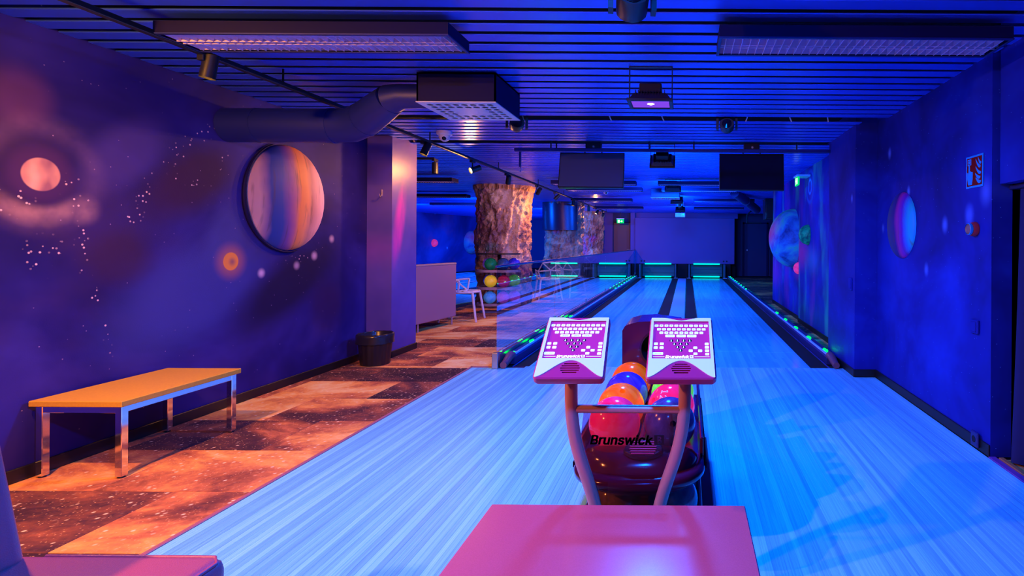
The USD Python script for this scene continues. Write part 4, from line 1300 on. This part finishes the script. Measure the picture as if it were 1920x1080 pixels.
# ------------------------------------------------------------------ air diffuser with its duct
t = thing('air_diffuser', 'square ceiling air diffuser with a perforated underside beside the duct bend', 'air diffuser', (-1.515, 3.775, 2.15))
hx, hy = .258, .255
obj('plenum_box', cat(box(-hx, hx, -hy, -hy + .01, 0, .19), box(-hx, hx, hy - .01, hy, 0, .19), box(-hx, -hx + .01, -hy, hy, 0, .19), box(hx - .01, hx, -hy, hy, 0, .19), box(-hx, hx, -hy, hy, .18, .19)), MAT['navy_metal'], t)
holes = [Point(x, y).buffer(.021, quad_segs=4) for x in np.linspace(-.20, .20, 8) for y in np.linspace(-.19, .19, 7) if not (abs(x) < .09 and abs(y) < .07)]
obj('perforated_plate', prism(sbox(-hx - .004, -hy - .004, hx + .004, hy + .004).difference(unary_union(holes)), .006, -.006), MAT['white_metal'], t)
obj('inner_cone', box(-hx + .02, hx - .02, -hy + .02, hy - .02, .06, .065), MAT['void'], t)
t = thing('air_duct', 'round spiral air duct bending from the left wall to the ceiling diffuser', 'duct')
pth1 = [(XL + .005, 3.98, 2.085), (-3.15, 3.98, 2.085), (-2.62, 3.98, 2.085)]
obj('straight_pipe', tube(pth1, .124, 32), MAT['duct'], t, smooth=50)
obj('bend', tube([(-2.62, 3.98, 2.085), (-2.48, 3.975, 2.09), (-2.36, 3.93, 2.12), (-2.22, 3.86, 2.18), (-2.10, 3.80, 2.232)], np.array([.124, .124, .122, .115, .105]), 32), MAT['duct'], t, smooth=28)
obj('spigot', tube([(-2.10, 3.80, 2.232), (-2.0, 3.775, 2.25), (-1.78, 3.77, 2.25)], np.array([.105, .085, .080]), 28), MAT['duct'], t, smooth=40)
for (p, q, r) in (((-3.17, 3.98, 2.085), (-3.15, 3.98, 2.085), .1275), ((-2.63, 3.98, 2.085), (-2.605, 3.98, 2.085), .128), ((-2.37, 3.934, 2.118), (-2.35, 3.926, 2.124), .1245)):
    obj('joint_ring', cyl(p, q, r, 32), MAT['duct'], t, smooth=40)

# ------------------------------------------------------------------ track with spotlights
t = thing('light_track', 'long black lighting track along the left part of the ceiling', 'track')
obj('rail', cham(-2.648, -2.612, 1.05, 17.6, 2.235, 2.262, .003), MAT['black'], t)
for y in np.arange(1.5, 17.6, 2.0):
    obj('hanger', cyl((-2.63, y, 2.26), (-2.63, y, 2.352), .006, 8), MAT['black'], t)


def spot_lamp(label, loc, to, lit, deep=.030, rx=-2.63):
    """cylindrical track spot: the lamp body's front stands at loc"""
    t = thing('track_spotlight', label, 'spotlight', (0, 0, 0), 0)
    p = np.array(loc, float)
    d = np.array(to, float) - p; d /= np.linalg.norm(d)
    b = p - d * .12
    obj('body', tube([b - d * .004, b, p - d * .002, p + d * .012], np.array([.026, .034, .036, .037]), 20, caps=False), MAT['black'], t, smooth=50)
    obj('cap', cyl(b - d * .004, b - d * .002, .026, 16), MAT['black'], t)
    obj('lens', cyl(p - d * deep, p - d * (deep - .003), .033, 20), MAT['spot_lens'] if lit else MAT['tvblack'], t)
    mid = b + d * .04
    obj('stem', cat(cyl((rx, mid[1], 2.236), (rx, mid[1], max(mid[2], 2.06)), .008, 10), cyl((rx, mid[1], mid[2]), mid, .008, 10)), MAT['black'], t)
    obj('adapter', cham(rx - .018, rx + .018, mid[1] - .05, mid[1] + .05, 2.205, 2.236, .003), MAT['black'], t)
    return t


for i, (p, to, w, c, col) in enumerate(SPOTS):
    lab = ['lit track spotlight just behind the bench, out of frame', 'lit track spotlight over the booth seat, out of frame', 'track spotlight nearest in view, under the left ceiling lamp', 'brightest lit track spotlight, beside the pillar and shining back at it', 'lit track spotlight between the first and second columns', 'lit track spotlight before the last column', 'farthest lit track spotlight', 'track spotlight hanging left of the ceiling camera, turned to the wall', 'track spotlight in front of the first column, turned to the ball rack', 'track spotlight before the second column, turned to the floor', 'track spotlight at the right edge of the first column, turned to the rock'][i]
    d = np.array(to, float) - np.array(p, float); d /= np.linalg.norm(d)
    spot_lamp(lab, np.array(p) - d * .012, to, True, .004 if i in (3, 4, 5, 6) else .030)
for (y, to, lab) in ((14.4, (-2.6, 14.5, 0), 'unlit track spotlight near the end of the track'),):
    spot_lamp(lab, (-2.63, y, 2.09), to, False)
t = thing('light_track', 'short black lighting track over the side hall', 'track')
obj('rail', cham(-4.9, -3.05, 6.48, 6.52, 2.225, 2.25, .003), MAT['black'], t)
obj('hanger', cyl((-3.3, 6.5, 2.25), (-3.3, 6.5, 2.352), .006, 8), MAT['black'], t)
spot_lamp('unlit track spotlight on the short side track', (-3.045, 6.5, 2.07), (-3.05, 6.55, 0), False, rx=-3.045)

# ------------------------------------------------------------------ black-light floods


def flood_lamp(label, p, fwd):
    t = thing('flood_lamp', label, 'flood lamp', (p[0], p[1], p[2] + .035))
    a = -math.atan2(p[2], 1) * 0 - math.atan2(fwd, p[2])
    R = RX(-a * .9 if fwd > 1 else -a)
    R = RX(math.atan2(fwd, p[2]))
    n_ = lambda m: xf(m, R)
    body = m3.Manifold.hull_points(np.array([(x * .132, y * .10, 0) for x in (-1, 1) for y in (-1, 1)] + [(x * .10, y * .075, .045) for x in (-1, 1) for y in (-1, 1)] + [(x * .075, y * .055, .05) for x in (-1, 1) for y in (-1, 1)]))
    obj('body', n_(man(body)), MAT['rib'], t)
    obj('driver_box', n_(cham(-.07, .07, -.05, .05, .05, .115, .006)), MAT['black'], t)
    obj('bezel', n_(cat(cham(-.142, .142, -.11, -.088, -.012, .006, .003), cham(-.142, .142, .088, .11, -.012, .006, .003), cham(-.142, -.118, -.09, .09, -.012, .006, .003), cham(.118, .142, -.09, .09, -.012, .006, .003))), MAT['black'], t)
    obj('glass', n_(box(-.118, .118, -.088, .088, -.004, -.001)), MAT['uv_glass'], t)
    obj('led', n_(xf(trimesh.creation.icosphere(2, .020), loc=(0, 0, -.004), scale=(1.2, 1, .3))), MAT['uv_led'], t, smooth=True)
    for i in range(-5, 6):
        obj('cooling_fin', n_(box(i * .018 - .002, i * .018 + .002, -.085, .085, .02, .062)), MAT['rib'], t)
    for s in (-1, 1):
        obj('bracket_arm', cat(cham(s * .135 - .003, s * .135 + .003, -.012, .012, .0, H - p[2] - .036, .001)), MAT['black'], t)
    obj('bracket_bar', cham(-.138, .138, -.014, .014, H - p[2] - .040, H - p[2] - .035, .001), MAT['black'], t)


for (p, w, fwd), lab in zip(FLOODS, ('black-light flood lamp nearest the camera, its violet lens showing', 'black-light flood lamp seen from behind between the two screens', 'black-light flood lamp beyond the screens, third along the ceiling', 'black-light flood lamp fourth along the ceiling', 'farthest black-light flood lamp')):
    flood_lamp(lab, p, fwd)


# ------------------------------------------------------------------ moving head lamps
def scanner(label, loc, rot=0., src=None):
    t = thing('moving_head_lamp', label, 'stage lamp', loc, rot)
    Q = lambda m: xf(m, scale=(.85, .85, .85))
    obj('base', Q(cham(-.10, .10, -.10, .10, -.05, 0, .01)), MAT['black'], t)
    for s in (-1, 1):
        obj('yoke_arm', Q(man(m3.Manifold.hull_points(np.array([(s * .10 + q * .012, y, z) for q in (-1, 1) for y, z in ((-.06, -.045), (.06, -.045), (.035, -.19), (-.035, -.19))])))), MAT['black'], t)
    hd_ = man(m3.Manifold.hull_points(np.vstack([np.c_[.075 * np.cos(a), np.full(16, yy), -.15 + rr_ * np.sin(a)] for yy, rr_ in ((-.12, .055), (-.05, .072), (.05, .072), (.10, .05)) for a in [np.linspace(0, 2 * np.pi, 16, endpoint=False)]])))
    obj('lamp_head', Q(hd_), MAT['black'], t, smooth=30)
    obj('lens', Q(xf(lathe([(.05, 0), (.048, .008), (0, .014)], 20), RX(math.radians(90)), (0, -.118, -.15))), MAT['tvblack'], t, smooth=50)
    return t


s0 = scanner('black moving head lamp at the top edge right of centre', (-.224, 2.15, H - .035), 8)
dup(s0, (-1.545, 4.87, H + .075), 20, 'black moving head lamp right of the air diffuser')
dup(s0, (.355, 4.87, H + .075), -5, 'black moving head lamp above the right screen')
dup(s0, (-.19, 13.9, H), 0, 'black moving head lamp far down the lanes above the white projector')

# ------------------------------------------------------------------ hanging rail, screens
t = thing('hanging_rail', 'navy tube hung across the hall for the screens', 'hanging rail')
obj('tube', cham(-1.90, 1.58, 5.90, 5.935, 2.235, 2.27, .004), MAT['duct'], t)
for x in (-1.50, -1.44, -.42, .07, 1.2):
    obj('hanger', cyl((x, 5.917, 2.27), (x, 5.917, 2.352), .008, 8), MAT['black'], t)


def screen(label, cx, tilt, mat):
    t = thing('wall_screen', label, 'screen', (cx, 5.99, 2.23))
    R = RX(math.radians(tilt))
    obj('housing', xf(cham(-.357, .357, -.012, .035, -.41, 0, .005), R), MAT['tvrim'], t)
    obj('panel', xf(box(-.349, .349, -.0145, -.0115, -.398, -.010), R), mat, t)
    obj('bezel', xf(cat(box(-.357, .357, -.016, -.012, -.010, 0), box(-.357, .357, -.016, -.012, -.41, -.398), box(-.357, -.349, -.016, -.012, -.41, 0), box(.349, .357, -.016, -.012, -.41, 0)), R), MAT['tvrim'], t)
    obj('mount_box', cham(-.08, .09, .0, .10, .03, .125, .006), MAT['black'], t)
    for x in (-.09, .10):
        obj('strap', cham(x - .006, x + .006, .02, .03, -.1, .05, .002), MAT['black'], t)
    obj('bolt', cat(*[cyl((.01, -.002, .075), (.01 + .014 * math.cos(a), -.002, .075 + .014 * math.sin(a)), .003, 6) for a in np.linspace(0, 2 * np.pi, 7)[:-1]]), MAT['white_metal'], t)


screen('left hanging screen, tilted, with reflected haze put into its grey', -1.055, -14, MAT['tvgrey'])
screen('right hanging screen, black and glossy', .711, -5, MAT['tvblack'])


# ------------------------------------------------------------------ small ceiling things
def dome_camera(label, loc):
    t = thing('dome_camera', label, 'camera', loc)
    obj('base', lathe([(0, 0), (.075, 0), (.075, -.028), (.062, -.04), (0, -.04)], 24), MAT['smoke_white'], t, smooth=40)
    obj('dome', lathe([(.055, -.04), (.053, -.065), (.038, -.088), (.018, -.099), (0, -.101)], 24), MAT['smoke_white'], t, smooth=60)
    obj('lens', xf(trimesh.creation.icosphere(2, .022), loc=(.012, -.034, -.072)), MAT['tvblack'], t, smooth=True)


dome_camera('white dome camera on the ceiling beside the light track', (-2.46, 5.45, H))
dome_camera('small white dome camera under the left screen, far', (-1.70, 11.25, H - .0))
t = thing('ceiling_grille', 'square white edged ceiling diffuser far down the lanes', 'air diffuser', (-.45, 11.2, 2.17))
obj('box', cham(-.29, .29, -.25, .25, 0, .18, .005), MAT['duct'], t)
obj('plate', prism(sbox(-.295, -.255, .295, .255).difference(unary_union([Point(x, y).buffer(.024, quad_segs=4) for x in np.linspace(-.22, .22, 7) for y in np.linspace(-.19, .19, 6)])), .006, -.006), MAT['white_metal'], t)
t = thing('ceiling_projector', 'white projector hanging far down the lanes before the masking panel', 'projector', (-.19, 14.85, 2.0))
obj('case', rbox(-.135, .135, -.16, .16, -.04, .07, .012), MAT['smoke_white'], t, smooth=40)
obj('vent', cat(*[box(-.12, .02, -.1625, -.159, -.02 + i * .016, -.014 + i * .016) for i in range(4)]), MAT['rib'], t)
obj('lens', cyl((.09, -.165, .03), (.09, -.15, .03), .022, 14), MAT['tvblack'], t)
obj('pole', cyl((0, 0, .06), (0, 0, .352), .014, 10), MAT['black'], t)
t = thing('exit_sign', 'green lit exit sign over the dark door at the far left', 'exit sign', (-2.39, 19.3, 2.02))
obj('plate', cham(-.13, .13, -.012, .012, -.075, .075, .003), MAT['exit_green'], t)
obj('running_figure', cat(box(-.09, -.02, -.0155, -.013, -.05, .05), box(.0, .08, -.0155, -.013, -.012, .012), box(.045, .065, -.0155, -.013, -.04, .04)), MAT['exit_white'], t)
obj('housing', cham(-.14, .14, -.025, .025, .078, .105, .004), MAT['smoke_white'], t)
obj('rod', cyl((0, 0, .10), (0, 0, .335), .008, 8), MAT['black'], t)
t = thing('exit_sign', 'small green exit sign on the right mural wall right of the black screen', 'exit sign', (1.60, 7.85, 2.145))
obj('plate', cham(-.012, .012, -.115, .115, -.06, .06, .003), MAT['exit_green'], t)
obj('running_figure', cat(box(-.0155, -.013, -.09, -.03, -.045, .045), box(-.0155, -.013, -.03, .03, -.010, .012), box(-.0155, -.013, .03, .06, -.05, .05)), MAT['exit_white'], t)
obj('housing', cham(-.03, .17, -.13, .13, .063, .09, .004), MAT['smoke_white'], t)
t = thing('loudspeaker', 'dark box loudspeaker high in the far right corner', 'loudspeaker', (2.12, 13.3, 2.0))
obj('cabinet', cham(-.22, .22, -.2, .2, -.16, .34, .01), MAT['black'], t)
obj('grille', cham(-.19, .19, -.212, -.2, -.13, .31, .004), MAT['tvrim'], t)
t = thing('corner_duct', 'slanting round duct in the far right ceiling corner', 'duct')
obj('pipe', tube([(1.02, 11.6, 2.33), (1.35, 12.4, 2.22), (1.72, 13.3, 2.08)], .10, 20), MAT['duct'], t, smooth=50)
obj('joint_ring', cyl((1.342, 12.38, 2.222), (1.362, 12.43, 2.216), .106, 20), MAT['duct'], t)
t = thing('pipe_frame', 'black pipe frame hanging at the far right by the masking panel', 'frame')
obj('frame', tube([(2.05, 17.8, 1.93), (1.98, 17.8, 1.93), (1.98, 17.8, 2.2), (2.12, 17.8, 2.33)], .025, 8), MAT['black'], t)
obj('crossbar', tube([(1.98, 17.8, 1.93), (2.45, 17.8, 1.93)], .025, 8), MAT['black'], t)
t = thing('hanging_hook', 'pale hook hanging from the ceiling above the first column', 'hook', (-2.05, 6.6, 0))
obj('strap', cham(-.014, .014, -.006, .006, 2.16, 2.353, .003), MAT['duct'], t)
obj('clip', tube([(0, 0, 2.17), (.012, 0, 2.13), (0, 0, 2.10), (-.008, 0, 2.12)], .006, 8), MAT['chrome'], t, smooth=60)

# ------------------------------------------------------------------ things on the walls
t = thing('wall_hook', 'small brass hook on the dark face of the pillar', 'hook', (-3.24, 5.718, 1.735))
obj('plate', cham(-.008, .008, -.005, 0, -.02, .05, .002), MAT['brass'], t)
obj('prong', tube([(0, -.004, -.0), (0, -.03, -.03), (0, -.045, -.02), (0, -.05, .0)], .005, 8), MAT['brass'], t, smooth=60)

t = thing('fire_call_sign', 'red and pale fire call point sign with hand and flames on the right wall', 'sign', (XR - .002, 3.312, 1.685))
SW = .098
on_wall = np.array([[0, 0, -1.], [-1., 0, 0], [0, 1., 0]])   # sign plane: x to the camera side, y up, facing -x
obj('plate', xf(prism(sbox(-SW, -.099, SW, .099), .004), on_wall), MAT['signwhite'], t)
obj('field', xf(prism(sbox(-SW + .012, -.087, SW - .012, .087), .001, .004), on_wall), MAT['signred'], t)
hand = Polygon([(-.066, -.078), (-.026, -.078), (-.018, -.045), (-.016, -.004), (-.030, -.001), (-.040, .003), (-.050, .005), (-.051, .040), (-.062, .042), (-.064, -.03), (-.068, -.028), (-.070, -.004), (-.078, -.002), (-.080, -.035)]).buffer(.002)
call = sbox(-.075, .043, -.033, .080).difference(sbox(-.069, .049, -.039, .074)).union(Polygon([(-.064, .053), (-.044, .053), (-.044, .070), (-.064, .070)]))


def flame(x, y, s, k):
    a = np.linspace(0, 1, 10)
    up_ = [(x + s * q, y + .05 * k * (1 - q) ** 1.6 + .0) for q in a]
    lo = [(x + s * q, y + .05 * k * (1 - q) ** 1.6 - .022 * math.sin(math.pi * min(1, q * .75 + .1))) for q in a]
    return Polygon(up_ + lo[::-1]).buffer(0)


fl_ = unary_union([flame(.018, .030, .055, .9), flame(.045, .052, .034, .6), flame(.018, -.008, .060, .75), flame(.012, -.035, .060, .5), flame(.020, -.062, .058, .45)])
obj('hand', xf(prism(hand, .0008, .005), on_wall), MAT['signwhite'], t)
obj('call_point', xf(prism(call, .0008, .005), on_wall), MAT['signwhite'], t)
obj('flames', xf(prism(fl_, .0008, .005), on_wall), MAT['signwhite'], t)

t = thing('alarm_sounder', 'small round red and brown alarm on the right wall below the sign', 'alarm', (XR - .001, 3.30, 1.33))
obj('back_ring', xf(lathe([(0, 0), (.044, 0), (.046, .012), (.040, .03), (0, .03)], 28), on_wall), MAT['red'], t, smooth=40)
obj('cap', xf(lathe([(.034, .03), (.033, .046), (.026, .052), (.02, .046), (0, .046)], 28), on_wall), MAT['ring_brown'], t, smooth=40)
obj('rim', xf(lathe([(.0345, .032), (.037, .036), (.036, .048), (.033, .05)], 28), on_wall), MAT['signwhite'], t, smooth=40)
t = thing('blank_wall_plate', 'navy painted wall plate low on the right wall', 'wall plate', (XR - .001, 3.29, .735))
obj('plate', cham(-.016, 0, -.042, .042, -.042, .042, .004), MAT['mural_right'], t)
obj('cover', cham(-.021, -.016, -.030, .030, -.030, .030, .002), MAT['mural_right'], t)
t = thing('blank_wall_plate', 'narrow painted wall plate on the side of the right pilaster', 'wall plate', (1.566, 5.13, .855))
obj('plate', cham(-.014, 0, -.04, .04, -.06, .06, .004), MAT['mural_right'], t)
obj('cover', cham(-.018, -.014, -.028, .028, -.045, .045, .002), MAT['mural_right'], t)
t = thing('wall_socket', 'black floor level socket on the right skirting near the curtain', 'socket', (XR - .013, 3.255, .062))
obj('plate', cham(-.018, 0, -.038, .038, -.045, .045, .005), MAT['guard'], t)
obj('socket_well', xf(lathe([(.02, .018), (.02, .0195), (0, .0195)], 20), on_wall), MAT['slot'], t)

# curtain in the opening at the right edge, with its rail
t = thing('curtain', 'dark navy curtain hanging in folds at the right edge', 'curtain', (1.90, 2.0, 0))
ny, nz = 220, 24
ys_ = np.linspace(-1.1, 1.13, ny)
zs = np.linspace(.012, 1.565, nz)
Y_, Z_ = np.meshgrid(ys_, zs)
fold = np.sin(Y_ * 34 + 1.1 * np.sin(Y_ * 7.3) + .25 * np.sin(Z_ * 3)) * (.024 + .012 * (1 - Z_ / 1.6)) + .012 * np.sin(Y_ * 11 + Z_ * 1.4)
X_ = fold - .02 * (1 - Z_ / 1.6)
V_ = np.stack([X_, Y_, Z_], -1).reshape(-1, 3)
fs = []
for i in range(nz - 1):
    for k in range(ny - 1):
        a0 = i * ny + k
        fs += [(a0, a0 + 1, a0 + ny + 1), (a0, a0 + ny + 1, a0 + ny)]
front = (V_, np.array(fs))
back = (V_ + np.array([.004, 0, 0]), np.array(fs)[:, ::-1])
obj('cloth', cat(front, back), MAT['curtain'], t, smooth=70)
obj('heading', cham(-.035, .035, -1.1, 1.13, 1.555, 1.58, .006), MAT['curtain'], t)
tag(obj('curtain_rail', cham(1.84, 1.96, .9, 3.12, 1.586, 1.60, .003), MAT['navy_metal']), 'navy curtain rail under the upper wall panel at the right edge', 'curtain rail')
tag(obj('floor_edging', cham(1.80, 1.83, .6, 3.1, -.004, .012, .003), plain('edging_orange', (.45, .16, .05), .5)), 'thin orange floor edging before the curtain', 'edging')
